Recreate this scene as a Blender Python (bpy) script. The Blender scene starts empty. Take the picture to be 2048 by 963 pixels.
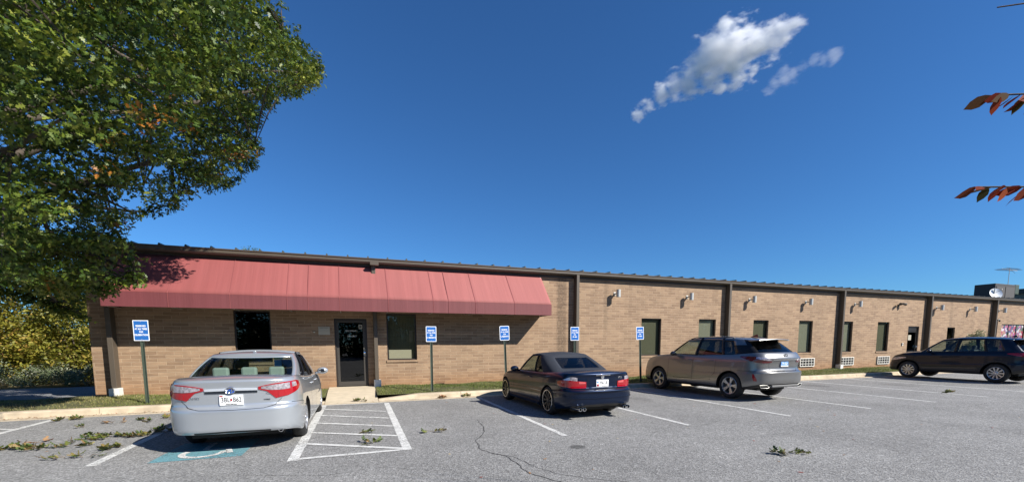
import bpy, bmesh, math, random
import numpy as np
from mathutils import Vector, Matrix
from mathutils.bvhtree import BVHTree
rnd = random.Random(11); rng = np.random.default_rng(11)
R = math.radians
S = bpy.context.scene
col = S.collection

# ------------------------------------------------------------------ helpers
def link(name, me, parent=None):
    o = bpy.data.objects.new(name, me); col.objects.link(o)
    if parent is not None: o.parent = parent
    return o
def tag(o, label=None, cat=None, group=None, kind=None):
    if label: o['label'] = label
    if cat: o['category'] = cat
    if group: o['group'] = group
    if kind: o['kind'] = kind
    return o
def empty(name, loc=(0,0,0), rz=0, label=None, cat=None, group=None):
    o = bpy.data.objects.new(name, None); col.objects.link(o)
    o.location = loc; o.rotation_euler = (0,0,rz); o.empty_display_size = .2
    return tag(o, label, cat, group)
def mesh(name, verts, faces, mats, parent=None, fm=None, smooth=None):
    me = bpy.data.meshes.new(name)
    me.from_pydata([tuple(map(float, v)) for v in verts], [], [tuple(map(int,f)) for f in faces])
    if not isinstance(mats, (list, tuple)): mats = [mats]
    for m in mats: me.materials.append(m)
    if fm is not None: me.polygons.foreach_set('material_index', list(fm))
    me.update()
    if smooth:
        me.shade_smooth()
        if smooth is not True: me.set_sharp_from_angle(angle=R(smooth))
    return link(name, me, parent)
def fast_mesh(name, V, F, mat, parent=None, attr=None, smooth=False):
    """V (n,3) array, F (m,k) array with equal-size faces"""
    me = bpy.data.meshes.new(name); V = np.asarray(V, dtype=np.float32); F = np.asarray(F, dtype=np.int32)
    me.vertices.add(len(V)); me.vertices.foreach_set('co', V.ravel())
    me.loops.add(F.size); me.loops.foreach_set('vertex_index', F.ravel())
    me.polygons.add(len(F)); k = F.shape[1]
    me.polygons.foreach_set('loop_start', np.arange(0, F.size, k, dtype=np.int32))
    me.polygons.foreach_set('loop_total', np.full(len(F), k, dtype=np.int32))
    me.materials.append(mat); me.update(calc_edges=True)
    if attr is not None:
        a = me.attributes.new('tint', 'FLOAT', 'FACE'); a.data.foreach_set('value', np.asarray(attr, dtype=np.float32))
    if smooth: me.shade_smooth()
    return link(name, me, parent)
class MB:
    def __init__(s): s.v = []; s.f = []; s.m = []; s.starts = []
    def add(s, vs, fs, mi=0):
        s.starts.append((len(s.v),len(s.f))); b = len(s.v); s.v += [tuple(v) for v in vs]; s.f += [tuple(b+i for i in f) for f in fs]; s.m += [mi]*len(fs)
    def box(s, x0, x1, y0, y1, z0, z1, mi=0, M=None):
        vs = [(x,y,z) for z in (z0,z1) for y in (y0,y1) for x in (x0,x1)]
        if M is not None: vs = [tuple(M @ Vector(v)) for v in vs]
        s.add(vs, [(0,2,3,1),(4,5,7,6),(0,1,5,4),(2,6,7,3),(0,4,6,2),(1,3,7,5)], mi); return s
    def tube(s, pts, rad, n=8, mi=0, cap=True):
        pts = [Vector(p) for p in pts]; rr = rad if isinstance(rad,(list,tuple)) else [rad]*len(pts)
        rings = []
        for i,p in enumerate(pts):
            d = (pts[min(i+1,len(pts)-1)]-pts[max(i-1,0)]).normalized()
            a = d.cross(Vector((0,0,1)));
            if a.length < .1: a = d.cross(Vector((1,0,0)))
            a.normalize(); b = d.cross(a)
            rings.append([p+(a*math.cos(t)+b*math.sin(t))*rr[i] for t in [2*math.pi*k/n for k in range(n)]])
        vs = [v for r in rings for v in r]; fs = []
        for i in range(len(pts)-1):
            for k in range(n):
                fs.append((i*n+k, i*n+(k+1)%n, (i+1)*n+(k+1)%n, (i+1)*n+k))
        if cap: fs += [tuple(range(n))[::-1], tuple((len(pts)-1)*n+k for k in range(n))]
        s.add(vs, fs, mi); return s
    def lathe(s, prof, n=32, axis='x', c=(0,0,0), mi=0, flip=1):
        """prof: (a, r) along axis"""
        vs = []
        for a,r in prof:
            for k in range(n):
                t = 2*math.pi*k/n; u,v = r*math.cos(t), r*math.sin(t)
                if axis=='x': p = (a*flip,u,v)
                elif axis=='y': p = (u,a*flip,v)
                else: p = (u,v,a*flip)
                vs.append((p[0]+c[0],p[1]+c[1],p[2]+c[2]))
        fs = [(i*n+k, i*n+(k+1)%n, (i+1)*n+(k+1)%n, (i+1)*n+k) for i in range(len(prof)-1) for k in range(n)]
        s.add(vs, fs, mi); return s
    def ball(s, c, r, n=10, mi=0):
        prof = [(r[2]*math.sin(t), math.cos(t)) for t in np.linspace(-math.pi/2, math.pi/2, n)]
        vs = [(c[0]+r[0]*q*math.cos(2*math.pi*k/(2*n)), c[1]+r[1]*q*math.sin(2*math.pi*k/(2*n)), c[2]+a) for a,q in prof for k in range(2*n)]
        m = 2*n
        fs = [(i*m+k, i*m+(k+1)%m, (i+1)*m+(k+1)%m, (i+1)*m+k) for i in range(n-1) for k in range(m)]
        s.add(vs, fs, mi); return s
    def build_each(s, name, mats, parent=None, **kw):
        st=s.starts+[(len(s.v),len(s.f))]; r=[]
        for (v0,f0),(v1,f1) in zip(st[:-1],st[1:]):
            q=MB(); q.v=s.v[v0:v1]; q.f=[tuple(i-v0 for i in f) for f in s.f[f0:f1]]; q.m=s.m[f0:f1]; r.append(q.build(name,mats,parent,**kw))
        return r
    def build(s, name, mats, parent=None, smooth=None, bevel=0, recalc=True):
        o = mesh(name, s.v, s.f, mats, parent, s.m, None)
        if recalc:
            bm = bmesh.new(); bm.from_mesh(o.data); bmesh.ops.recalc_face_normals(bm, faces=bm.faces); bm.to_mesh(o.data); bm.free()
        if smooth:
            o.data.shade_smooth()
            if smooth is not True: o.data.set_sharp_from_angle(angle=R(smooth))
        if bevel:
            b = o.modifiers.new('bevel','BEVEL'); b.width = bevel; b.segments = 2; b.limit_method = 'ANGLE'
        return o
def text_mesh(name, body, size, mat, parent, M, extrude=.001, fit=None, bold=0):
    cu = bpy.data.curves.new(name+'_curve','FONT'); cu.body = body; cu.size = size
    cu.align_x = 'CENTER'; cu.align_y = 'CENTER'; cu.extrude = extrude; cu.offset = bold; cu.resolution_u = 3
    to = bpy.data.objects.new('t', cu); col.objects.link(to)
    dg = bpy.context.evaluated_depsgraph_get()
    me = bpy.data.meshes.new_from_object(to.evaluated_get(dg)); bpy.data.objects.remove(to); bpy.data.curves.remove(cu)
    if fit:
        xs = [v.co.x for v in me.vertices]; w = max(xs)-min(xs)
        for v in me.vertices: v.co.x *= fit/w
    me.materials.clear(); me.materials.append(mat)
    me.transform(M); me.name = name
    return link(name, me, parent)
def face_south(x, y, z, tilt=0):     # text plane standing up, reading towards -Y
    return Matrix.Translation((x,y,z)) @ Matrix.Rotation(tilt,4,'Y') @ Matrix.Rotation(R(90),4,'X')

# ------------------------------------------------------------------ materials
def newmat(name):
    m = bpy.data.materials.new(name); m.use_nodes = True; nt = m.node_tree
    b = nt.nodes['Principled BSDF']; return m, nt, b
def N(nt, t, **kw):
    n = nt.nodes.new(t)
    for k,v in kw.items(): setattr(n,k,v)
    return n
def pm(name, c, rough=.5, metal=0, coat=0, spec=.5, var=0, vscale=8, bump=0, bscale=40, coatr=.03, trans=0):
    m, nt, b = newmat(name)
    b.inputs['Base Color'].default_value = (*c,1); b.inputs['Roughness'].default_value = rough
    b.inputs['Metallic'].default_value = metal; b.inputs['Coat Weight'].default_value = coat
    b.inputs['Coat Roughness'].default_value = coatr; b.inputs['Specular IOR Level'].default_value = spec
    if var or bump:
        tc = N(nt,'ShaderNodeTexCoord')
    if var:
        n = N(nt,'ShaderNodeTexNoise'); n.inputs['Scale'].default_value = vscale; n.inputs['Detail'].default_value = 6
        nt.links.new(tc.outputs['Object'], n.inputs['Vector'])
        r = N(nt,'ShaderNodeMapRange'); r.inputs['From Min'].default_value=.3; r.inputs['From Max'].default_value=.7
        r.inputs['To Min'].default_value=1-var; r.inputs['To Max'].default_value=1+var
        nt.links.new(n.outputs['Fac'], r.inputs['Value'])
        mx = N(nt,'ShaderNodeVectorMath', operation='SCALE'); mx.inputs[0].default_value = c
        nt.links.new(r.outputs[0], mx.inputs['Scale']); nt.links.new(mx.outputs[0], b.inputs['Base Color'])
    if bump:
        n2 = N(nt,'ShaderNodeTexNoise'); n2.inputs['Scale'].default_value = bscale; n2.inputs['Detail'].default_value = 4
        nt.links.new(tc.outputs['Object'], n2.inputs['Vector'])
        bp = N(nt,'ShaderNodeBump'); bp.inputs['Strength'].default_value = bump; bp.inputs['Distance'].default_value=.02
        nt.links.new(n2.outputs['Fac'], bp.inputs['Height']); nt.links.new(bp.outputs[0], b.inputs['Normal'])
    return m
def mathn(nt, op, a, b=None, c=None, clamp=False):
    n = N(nt,'ShaderNodeMath', operation=op); n.use_clamp = clamp
    for i,x in enumerate((a,b,c)):
        if x is None: continue
        if hasattr(x,'links'): nt.links.new(x, n.inputs[i])
        else: n.inputs[i].default_value = x
    return n.outputs[0]
def glassmat(name, tint, base_refl=.06, rough=.01):
    m, nt, b = newmat(name); nt.nodes.remove(b)
    out = nt.nodes['Material Output']
    tr = N(nt,'ShaderNodeBsdfTransparent'); tr.inputs[0].default_value = (*tint,1)
    gl = N(nt,'ShaderNodeBsdfGlossy'); gl.inputs['Roughness'].default_value = rough
    ge = N(nt,'ShaderNodeNewGeometry'); dt = N(nt,'ShaderNodeVectorMath', operation='DOT_PRODUCT'); nt.links.new(ge.outputs['Normal'],dt.inputs[0]); nt.links.new(ge.outputs['Incoming'],dt.inputs[1])
    cs = mathn(nt,'ABSOLUTE',dt.outputs['Value']); sch = mathn(nt,'MULTIPLY_ADD', mathn(nt,'POWER', mathn(nt,'SUBTRACT',1.0,cs), 5.0), .96, .04+base_refl, clamp=True)
    class _A: pass
    ad=_A(); ad.outputs=[sch]
    mx = N(nt,'ShaderNodeMixShader'); nt.links.new(ad.outputs[0], mx.inputs[0])
    nt.links.new(tr.outputs[0], mx.inputs[1]); nt.links.new(gl.outputs[0], mx.inputs[2]); nt.links.new(mx.outputs[0], out.inputs[0])
    return m
def smoothband(nt, val, lo, hi, e):
    """1 between lo..hi with soft edge e"""
    a = N(nt,'ShaderNodeMapRange'); a.interpolation_type='SMOOTHSTEP'; nt.links.new(val,a.inputs[0]); a.inputs[1].default_value=lo-e; a.inputs[2].default_value=lo+e
    b = N(nt,'ShaderNodeMapRange'); b.interpolation_type='SMOOTHSTEP'; nt.links.new(val,b.inputs[0]); b.inputs[1].default_value=hi-e; b.inputs[2].default_value=hi+e
    return mathn(nt,'SUBTRACT',a.outputs[0],b.outputs[0],clamp=True)

def brick_material(name, ux, c1, c2, mortar, streaks=True):
    m, nt, b = newmat(name)
    tc = N(nt,'ShaderNodeTexCoord'); sp = N(nt,'ShaderNodeSeparateXYZ'); nt.links.new(tc.outputs['Object'], sp.inputs[0])
    cb = N(nt,'ShaderNodeCombineXYZ'); nt.links.new(sp.outputs[ux], cb.inputs[0]); nt.links.new(sp.outputs[2], cb.inputs[1])
    br = N(nt,'ShaderNodeTexBrick'); nt.links.new(cb.outputs[0], br.inputs['Vector'])
    br.inputs['Scale'].default_value=1; br.inputs['Brick Width'].default_value=.405; br.inputs['Row Height'].default_value=.1016
    br.inputs['Mortar Size'].default_value=.0075; br.inputs['Mortar Smooth'].default_value=.2; br.inputs['Bias'].default_value=-.1
    br.inputs['Color1'].default_value=(*c1,1); br.inputs['Color2'].default_value=(*c2,1); br.inputs['Mortar'].default_value=(*mortar,1)
    def noise(scale, det=5, vec=None, rough=.6):
        n = N(nt,'ShaderNodeTexNoise'); n.inputs['Scale'].default_value=scale; n.inputs['Detail'].default_value=det; n.inputs['Roughness'].default_value=rough
        nt.links.new(vec or tc.outputs['Object'], n.inputs['Vector']); return n.outputs['Fac']
    big = noise(.7); 
    mp = N(nt,'ShaderNodeMapping'); mp.inputs['Scale'].default_value=(2.2,2.2,9); nt.links.new(tc.outputs['Object'], mp.inputs[0])
    brk = noise(1.6,3,mp.outputs[0]); fine = noise(60,3)
    f = mathn(nt,'MULTIPLY_ADD',big,.55,.72); f2 = mathn(nt,'MULTIPLY_ADD',brk,.65,.67); f3 = mathn(nt,'MULTIPLY_ADD',fine,.24,.88)
    f = mathn(nt,'MULTIPLY',f,f2); f = mathn(nt,'MULTIPLY',f,f3)
    if streaks:
        wob = noise(7,4); ragged = noise(14,5)
        for x0,x1,z0,amt in ((7.45,7.85,-1,.50),(9.55,9.75,1.2,.30),(9.05,9.2,2.4,.14),(10.75,10.95,1.9,.10),(13.3,13.5,2.0,.08),(34.0,34.3,1.0,.20),(36.3,36.8,1.2,.16),(15.2,15.5,2.2,.1),(25.4,25.7,2.4,.1)):
            xs = mathn(nt,'ADD', sp.outputs[0], mathn(nt,'MULTIPLY_ADD',wob,.16,-.08))
            bd = smoothband(nt, xs, x0, x1, .07)
            zz = N(nt,'ShaderNodeMapRange'); zz.interpolation_type='SMOOTHSTEP'; nt.links.new(sp.outputs[2], zz.inputs[0]); zz.inputs[1].default_value=z0; zz.inputs[2].default_value=z0+1.6
            rg = N(nt,'ShaderNodeMapRange'); nt.links.new(ragged, rg.inputs[0]); rg.inputs[1].default_value=.35; rg.inputs[2].default_value=.6; rg.inputs[3].default_value=.35; rg.inputs[4].default_value=1
            q = mathn(nt,'MULTIPLY', mathn(nt,'MULTIPLY',bd,zz.outputs[0]), rg.outputs[0])
            f = mathn(nt,'MULTIPLY', f, mathn(nt,'MULTIPLY_ADD', q, -amt, 1.0))
    # rusty splash zone at the foot of the wall
    low = N(nt,'ShaderNodeMapRange'); nt.links.new(mathn(nt,'ADD',sp.outputs[2],mathn(nt,'MULTIPLY_ADD',big,.5,-.25)), low.inputs[0]); low.inputs[1].default_value=.75; low.inputs[2].default_value=.2
    sc = N(nt,'ShaderNodeVectorMath', operation='SCALE'); nt.links.new(br.outputs['Color'], sc.inputs[0]); nt.links.new(f, sc.inputs['Scale'])
    mx = N(nt,'ShaderNodeMix', data_type='RGBA', blend_type='MULTIPLY'); nt.links.new(sc.outputs[0], mx.inputs[6]); mx.inputs[7].default_value=(1.0,.80,.62,1)
    nt.links.new(mathn(nt,'MULTIPLY',low.outputs[0],.8), mx.inputs[0]); nt.links.new(mx.outputs[2], b.inputs['Base Color'])
    b.inputs['Roughness'].default_value=.85
    bp = N(nt,'ShaderNodeBump'); bp.inputs['Distance'].default_value=.008; bp.inputs['Strength'].default_value=.6
    h = mathn(nt,'MULTIPLY_ADD', br.outputs['Fac'], -1.0, mathn(nt,'MULTIPLY',fine,.35)); nt.links.new(h, bp.inputs['Height']); nt.links.new(bp.outputs[0], b.inputs['Normal'])
    return m
def asphalt_material(name, base, stains=True):
    m, nt, b = newmat(name)
    tc = N(nt,'ShaderNodeTexCoord'); P = tc.outputs['Object']
    def noise(scale, det=5, rough=.6, vec=None):
        n = N(nt,'ShaderNodeTexNoise'); n.inputs['Scale'].default_value=scale; n.inputs['Detail'].default_value=det; n.inputs['Roughness'].default_value=rough
        nt.links.new(vec or P, n.inputs['Vector']); return n.outputs['Fac']
    vo = N(nt,'ShaderNodeTexVoronoi'); vo.inputs['Scale'].default_value=55; nt.links.new(P, vo.inputs['Vector'])
    vc = N(nt,'ShaderNodeSeparateColor'); nt.links.new(vo.outputs['Color'], vc.inputs[0])
    agg = vc.outputs[0]
    vo2 = N(nt,'ShaderNodeTexVoronoi'); vo2.inputs['Scale'].default_value=26; nt.links.new(P, vo2.inputs['Vector'])
    vc2 = N(nt,'ShaderNodeSeparateColor'); nt.links.new(vo2.outputs['Color'], vc2.inputs[0])
    spot = N(nt,'ShaderNodeMapRange'); nt.links.new(vc2.outputs[1], spot.inputs[0]); spot.inputs[1].default_value=.86; spot.inputs[2].default_value=.97
    big = noise(.35,6,.65); mid = noise(3,5,.6)
    f = mathn(nt,'MULTIPLY_ADD', agg, .75, .62)
    f = mathn(nt,'ADD', f, mathn(nt,'MULTIPLY', spot.outputs[0], .35))
    f = mathn(nt,'MULTIPLY', f, mathn(nt,'MULTIPLY_ADD', big, .85, .57)); f = mathn(nt,'MULTIPLY', f, mathn(nt,'MULTIPLY_ADD', mid, .3, .85))
    if stains:
        sp = N(nt,'ShaderNodeSeparateXYZ'); nt.links.new(P, sp.inputs[0]); wob = noise(9,4)
        for x,y,rx,ry,amt in ((3.24,5.72,.155,.15,.55),(.15,9.0,.0,.0,0),(5.0,10.2,.5,.8,.25),(9.9,11.0,.5,.5,.25),(-1.9,9.6,.5,.9,.25),(16,10.6,.45,.6,.3),(6.9,5.2,.5,.12,.12),(19,9.5,.4,.7,.2),(1.5,4.6,.5,.3,.10),(7.7,10.0,.3,.5,.2)):
            if not amt: continue
            dx = mathn(nt,'DIVIDE', mathn(nt,'SUBTRACT', sp.outputs[0], x), rx); dy = mathn(nt,'DIVIDE', mathn(nt,'SUBTRACT', sp.outputs[1], y), ry)
            d = mathn(nt,'SQRT', mathn(nt,'ADD', mathn(nt,'POWER',dx,2.0), mathn(nt,'POWER',dy,2.0)))
            d = mathn(nt,'ADD', d, mathn(nt,'MULTIPLY_ADD', wob, .5, -.25))
            q = N(nt,'ShaderNodeMapRange'); q.interpolation_type='SMOOTHSTEP'; nt.links.new(d,q.inputs[0]); q.inputs[1].default_value=1.1; q.inputs[2].default_value=.6
            f = mathn(nt,'MULTIPLY', f, mathn(nt,'MULTIPLY_ADD', q.outputs[0], -amt, 1.0))
    sc = N(nt,'ShaderNodeVectorMath', operation='SCALE'); sc.inputs[0].default_value=base; nt.links.new(f, sc.inputs['Scale'])
    nt.links.new(sc.outputs[0], b.inputs['Base Color']); b.inputs['Roughness'].default_value=.9; b.inputs['Specular IOR Level'].default_value=.3
    bp = N(nt,'ShaderNodeBump'); bp.inputs['Distance'].default_value=.01; bp.inputs['Strength'].default_value=.7
    nt.links.new(mathn(nt,'ADD', vo.outputs['Distance'], noise(120,3)), bp.inputs['Height']); nt.links.new(bp.outputs[0], b.inputs['Normal'])
    return m
def leafmat(name, cols, accents=None, ascale=.5, rough=.38, trans=.3, spec=.5):
    """colour ramp over the per-leaf tint attribute, with patches of accent colour"""
    m, nt, b = newmat(name)
    at = N(nt,'ShaderNodeAttribute'); at.attribute_name='tint'
    cr = N(nt,'ShaderNodeValToRGB'); nt.links.new(at.outputs['Fac'], cr.inputs[0])
    el = cr.color_ramp.elements; el[0].color=(*cols[0],1); el[0].position=0; el[1].color=(*cols[-1],1); el[1].position=1
    for i,c in enumerate(cols[1:-1]):
        e = el.new((i+1)/(len(cols)-1)); e.color=(*c,1)
    c = cr.outputs[0]
    if accents:
        tc = N(nt,'ShaderNodeTexCoord'); n = N(nt,'ShaderNodeTexNoise'); n.inputs['Scale'].default_value=ascale; n.inputs['Detail'].default_value=3
        nt.links.new(tc.outputs['Object'], n.inputs['Vector'])
        s = mathn(nt,'ADD', n.outputs['Fac'], mathn(nt,'MULTIPLY_ADD', at.outputs['Fac'], .10, -.05))
        r = N(nt,'ShaderNodeMapRange'); nt.links.new(s, r.inputs[0]); r.inputs[1].default_value=accents[1]; r.inputs[2].default_value=accents[1]+.03
        mx = N(nt,'ShaderNodeMix', data_type='RGBA'); nt.links.new(r.outputs[0], mx.inputs[0]); nt.links.new(c, mx.inputs[6]); mx.inputs[7].default_value=(*accents[0],1)
        c = mx.outputs[2]
    nt.links.new(c, b.inputs['Base Color']); b.inputs['Roughness'].default_value=rough; b.inputs['Specular IOR Level'].default_value=spec
    tl = N(nt,'ShaderNodeBsdfTranslucent'); nt.links.new(c, tl.inputs[0])
    ms = N(nt,'ShaderNodeMixShader'); ms.inputs[0].default_value=trans
    out = nt.nodes['Material Output']; nt.links.new(b.outputs[0], ms.inputs[1]); nt.links.new(tl.outputs[0], ms.inputs[2]); nt.links.new(ms.outputs[0], out.inputs[0])
    return m

M = dict(
 brick = brick_material('brick', 0, (.325,.218,.134), (.225,.144,.088), (.385,.280,.188)),
 brick_end = brick_material('brick_end', 1, (.345,.232,.142), (.235,.150,.090), (.46,.345,.235), False),
 asphalt = asphalt_material('asphalt', (.228,.226,.220)),
 asphalt2 = asphalt_material('asphalt_drive', (.21,.215,.225), False),
 concrete = pm('concrete', (.47,.39,.28), .9, var=.22, vscale=3.5, bump=.3, bscale=60),
 walk = pm('walk_concrete', (.52,.44,.32), .9, var=.10, vscale=5, bump=.2, bscale=80),
 paint = pm('line_paint', (.56,.56,.54), .8, var=.22, vscale=9, bump=.3, bscale=120),
 bluepaint = pm('blue_paint', (.12,.27,.31), .8, var=.15, vscale=14, bump=.3, bscale=120),
 grass = pm('turf_soil', (.085,.085,.030), .95, var=.5, vscale=3, bump=.6, bscale=50),
 dirt = pm('dry_ground', (.19,.15,.07), .95, var=.35, vscale=1.5, bump=.5, bscale=20),
 blade = leafmat('grass_blades', [(.08,.11,.02),(.14,.19,.035),(.22,.22,.06),(.34,.28,.13)], rough=.6),
 bronze = pm('bronze_metal', (.050,.040,.030), .45, spec=.5, var=.06, vscale=2),
 spout = pm('downspout_metal', (.085,.068,.050), .5, var=.06, vscale=2),
 roofmetal = pm('roof_metal', (.075,.082,.07), .45, metal=.2),
 dark = pm('dark_metal', (.018,.016,.014), .4),
 framebronze = pm('window_bronze', (.028,.022,.018), .4),
 doorframe = pm('door_bronze', (.05,.044,.037), .5),
 black = pm('black_void', (.004,.004,.004), .6),
 silver = pm('brushed_silver', (.50,.50,.47), .45, metal=.35),
 chrome = pm('chrome', (.75,.76,.78), .12, metal=1),
 white = pm('white_plastic', (.72,.70,.64), .5),
 cream = pm('cream_panel', (.42,.39,.31), .6),
 creamdark = pm('engraved_text', (.10,.09,.07), .6),
 blind = pm('window_blind', (.30,.30,.24), .8),
 blinddark = pm('dark_blind', (.14,.14,.095), .8),
 blue = pm('sign_blue', (.022,.13,.42), .35),
 signwhite = pm('sign_white', (.85,.87,.88), .4),
 post = pm('post_green', (.055,.075,.055), .55, var=.15, vscale=10),
 tyre = pm('tyre_rubber', (.018,.018,.018), .75),
 disc = pm('brake_disc', (.10,.10,.10), .4, metal=.7),
 plastic = pm('black_plastic', (.016,.016,.017), .5),
 gloss = pm('gloss_black', (.008,.008,.009), .08, coat=1),
 pillar = pm('pillar_black', (.010,.010,.011), .25, spec=.3),
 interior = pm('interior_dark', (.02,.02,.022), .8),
 seatlight = pm('pale_leather', (.38,.42,.39), .6),
 seatdark = pm('dark_leather', (.03,.03,.035), .6),
 red = pm('red_lens', (.32,.004,.010), .12, coat=1),
 darkred = pm('dark_red_lens', (.13,.004,.008), .10, coat=1),
 clearlens = pm('clear_lens', (.50,.46,.50), .12, metal=.5, coat=1, var=.5, vscale=28),
 bark = pm('bark', (.075,.058,.042), .9, var=.3, vscale=10, bump=.6, bscale=20),
 twig = pm('twig', (.16,.12,.085), .8),
 wheel_silver = pm('wheel_silver', (.52,.53,.55), .28, metal=.8),
 wheel_dark = pm('wheel_black', (.012,.012,.013), .3),
 plateblue = pm('plate_blue', (.10,.28,.62), .4),
 crack = pm('crack_tar', (.028,.028,.028), .95),
 glass_office = glassmat('office_glass', (.78,.80,.74), .03),
 glass_dark = glassmat('dark_glass', (.12,.13,.12), .03),
 car_glass = glassmat('car_glass', (.60,.68,.63), .02),
 car_glass_tint = glassmat('tinted_car_glass', (.10,.11,.12), .03),
)

for mm in (M['paint'],M['bluepaint']):
    nt=mm.node_tree; b=nt.nodes['Principled BSDF']; out=nt.nodes['Material Output']; tc=N(nt,'ShaderNodeTexCoord')
    n1=N(nt,'ShaderNodeTexNoise'); n1.inputs['Scale'].default_value=38; n1.inputs['Detail'].default_value=5; nt.links.new(tc.outputs['Object'],n1.inputs['Vector'])
    n2=N(nt,'ShaderNodeTexNoise'); n2.inputs['Scale'].default_value=1.6; n2.inputs['Detail'].default_value=3; nt.links.new(tc.outputs['Object'],n2.inputs['Vector'])
    q=mathn(nt,'ADD',n1.outputs['Fac'],mathn(nt,'MULTIPLY_ADD',n2.outputs['Fac'],.5,-.25))
    r=N(nt,'ShaderNodeMapRange'); nt.links.new(q,r.inputs[0]); r.inputs[1].default_value=.58; r.inputs[2].default_value=.66; r.inputs[4].default_value=.8
    tr=N(nt,'ShaderNodeBsdfTransparent'); ms=N(nt,'ShaderNodeMixShader'); nt.links.new(r.outputs[0],ms.inputs[0]); nt.links.new(b.outputs[0],ms.inputs[1]); nt.links.new(tr.outputs[0],ms.inputs[2]); nt.links.new(ms.outputs[0],out.inputs[0])
# ------------------------------------------------------------------ the setting: ground, lot, kerb, lines
def sheet(name, x0,x1,y0,y1,z,mat, kind='structure'):
    o = mesh(name, [(x0,y0,z),(x1,y0,z),(x1,y1,z),(x0,y1,z)], [(0,1,2,3)], mat); tag(o, kind=kind); return o
sheet('ground', -500,500,-400,700,-.30, M['dirt'])
def grid(name, x0,x1,y0,y1,nx,ny,zf,mat):
    xs = np.linspace(x0,x1,nx+1); ys = np.linspace(y0,y1,ny+1)
    V = [(x,y,zf(x,y)) for y in ys for x in xs]
    F = [(j*(nx+1)+i, j*(nx+1)+i+1, (j+1)*(nx+1)+i+1, (j+1)*(nx+1)+i) for j in range(ny) for i in range(nx)]
    o = mesh(name, V, F, mat, smooth=True); return o
lot = sheet('parking_lot', -70,110,-45,12.14,0, M['asphalt'])
GX0,GX1 = -.78,.60                       # walk at the door
def wave(x,y): return .018*math.sin(x*1.7+y*2.1)+.012*math.sin(x*4.3-y*3.7)
def grassz(x,y):
    t = min(1,max(0,(y-12.72)/.6)); return .135+.05*t+wave(x,y)*t
g1 = grid('grass_verge', -40,GX0,12.70,14.95,160,10, grassz, M['grass']); tag(g1, kind='structure')
g2 = grid('grass_verge', GX1,70,12.70,14.95,280,10, grassz, M['grass']); tag(g2, kind='structure')
# far drive and rough ground on the left of the building
dr = mesh('driveway', [(-60,14.95,.13),(-6.0,14.95,.13),(-6.0,19.6,.10),(-60,18.6,.10)], [(0,1,2,3)], M['asphalt2']); tag(dr, kind='structure')
bk = grid('rough_ground', -60,-1,18.4,60,60,40, lambda x,y: .05+max(0,(y-20))*.03+wave(x*.6,y*.6)*2 if y>18.6 else .02, M['dirt']); tag(bk, kind='structure')

# kerb with gutter pan, dropped at the door walk
def kerb_h(x):
    if GX0-1.15 < x < GX1+1.15:
        if x < GX0: return .025+.115*max(0,min(1,(GX0-x)/1.15))
        if x > GX1: return .025+.115*max(0,min(1,(x-GX1)/1.15))
        return .025
    return .14
def kerb_piece(name, x0, x1):
    n = max(1,int((x1-x0)/.12)); mb = MB(); xs = np.linspace(x0,x1,n+1); prof_n = 8
    vs = []
    for x in xs:
        h = kerb_h(x); b = .010*math.sin(x*.9)
        prof = [(12.12,-.05),(12.12,.012),(12.46+b*.3,.004),(12.485,.02),(12.50,h-.03 if h>.05 else h*.8),(12.525,h),(12.70,h+.004),(12.70,-.05)]
        vs += [(x,p[0],p[1]) for p in prof]
    fs = [(i*prof_n+k, i*prof_n+k+1, (i+1)*prof_n+k+1, (i+1)*prof_n+k) for i in range(n) for k in range(prof_n-1)]
    fs += [tuple(range(prof_n)), tuple(n*prof_n+k for k in range(prof_n))[::-1]]
    mb.add(vs,fs); o = mb.build(name, M['concrete'], smooth=30); tag(o, kind='structure'); return o
xk = [-40,-30,-20,-16.8,-13.7,-10.6,-8.6,-5.62,-2.7,GX0-.01,GX1+.01,3.02,6.1,9.2,12.3,15.4,18.5,21.6,24.7,27.8,34,40,50,70]
for a,b in zip(xk[:-1],xk[1:]): kerb_piece('kerb', a+.006, b-.006)
# concrete walk up to the door
mb = MB(); 
ys = [12.12,12.52,13.3,14.0,14.86]; zs = [.014,.03,.12,.19,.205]
for i in range(4):
    mb.add([(GX0,ys[i],zs[i]),(GX1,ys[i],zs[i]),(GX1,ys[i+1],zs[i+1]),(GX0,ys[i+1],zs[i+1])],[(0,1,2,3)])
    for xx in (GX0,GX1): mb.add([(xx,ys[i],-.05),(xx,ys[i],zs[i]),(xx,ys[i+1],zs[i+1]),(xx,ys[i+1],-.05)],[(0,1,2,3)])
wk = mb.build('walkway', M['walk']); tag(wk, kind='structure')

def stripe(x0,y0,x1,y1,w,z=.004,mat=None,name='parking_line'):
    d = Vector((x1-x0,y1-y0,0)).normalized(); n = Vector((-d.y,d.x,0))*(w/2)
    L = math.hypot(x1-x0,y1-y0); k = max(2,int(L/.15)); vs=[]
    for i in range(k+1):
        t=i/k; e=rnd.uniform(-.004,.004); e2=rnd.uniform(-.004,.004)
        vs += [(x0+(x1-x0)*t+n.x*(1+e/w*2), y0+(y1-y0)*t+n.y*(1+e/w*2), z),(x0+(x1-x0)*t-n.x*(1+e2/w*2), y0+(y1-y0)*t-n.y*(1+e2/w*2), z)]
    o = mesh(name, vs, [(2*i,2*i+1,2*i+3,2*i+2) for i in range(k)], mat or M['paint']); tag(o, kind='structure'); return o
for x,y0 in ((3.43,6.48),(6.14,6.44),(8.96,6.42),(11.76,6.44),(14.6,6.5),(17.32,6.54),(20.15,6.6),(22.75,6.6),(25.5,6.6),(28.2,6.6),(31,6.6)):
    stripe(x,y0,x+.02,12.1,.105)
stripe(-3.385,7.18,-3.42,12.1,.125); stripe(-6.17,7.2,-6.17,12.1,.12); stripe(-8.9,7.2,-8.9,12.1,.12)
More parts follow.
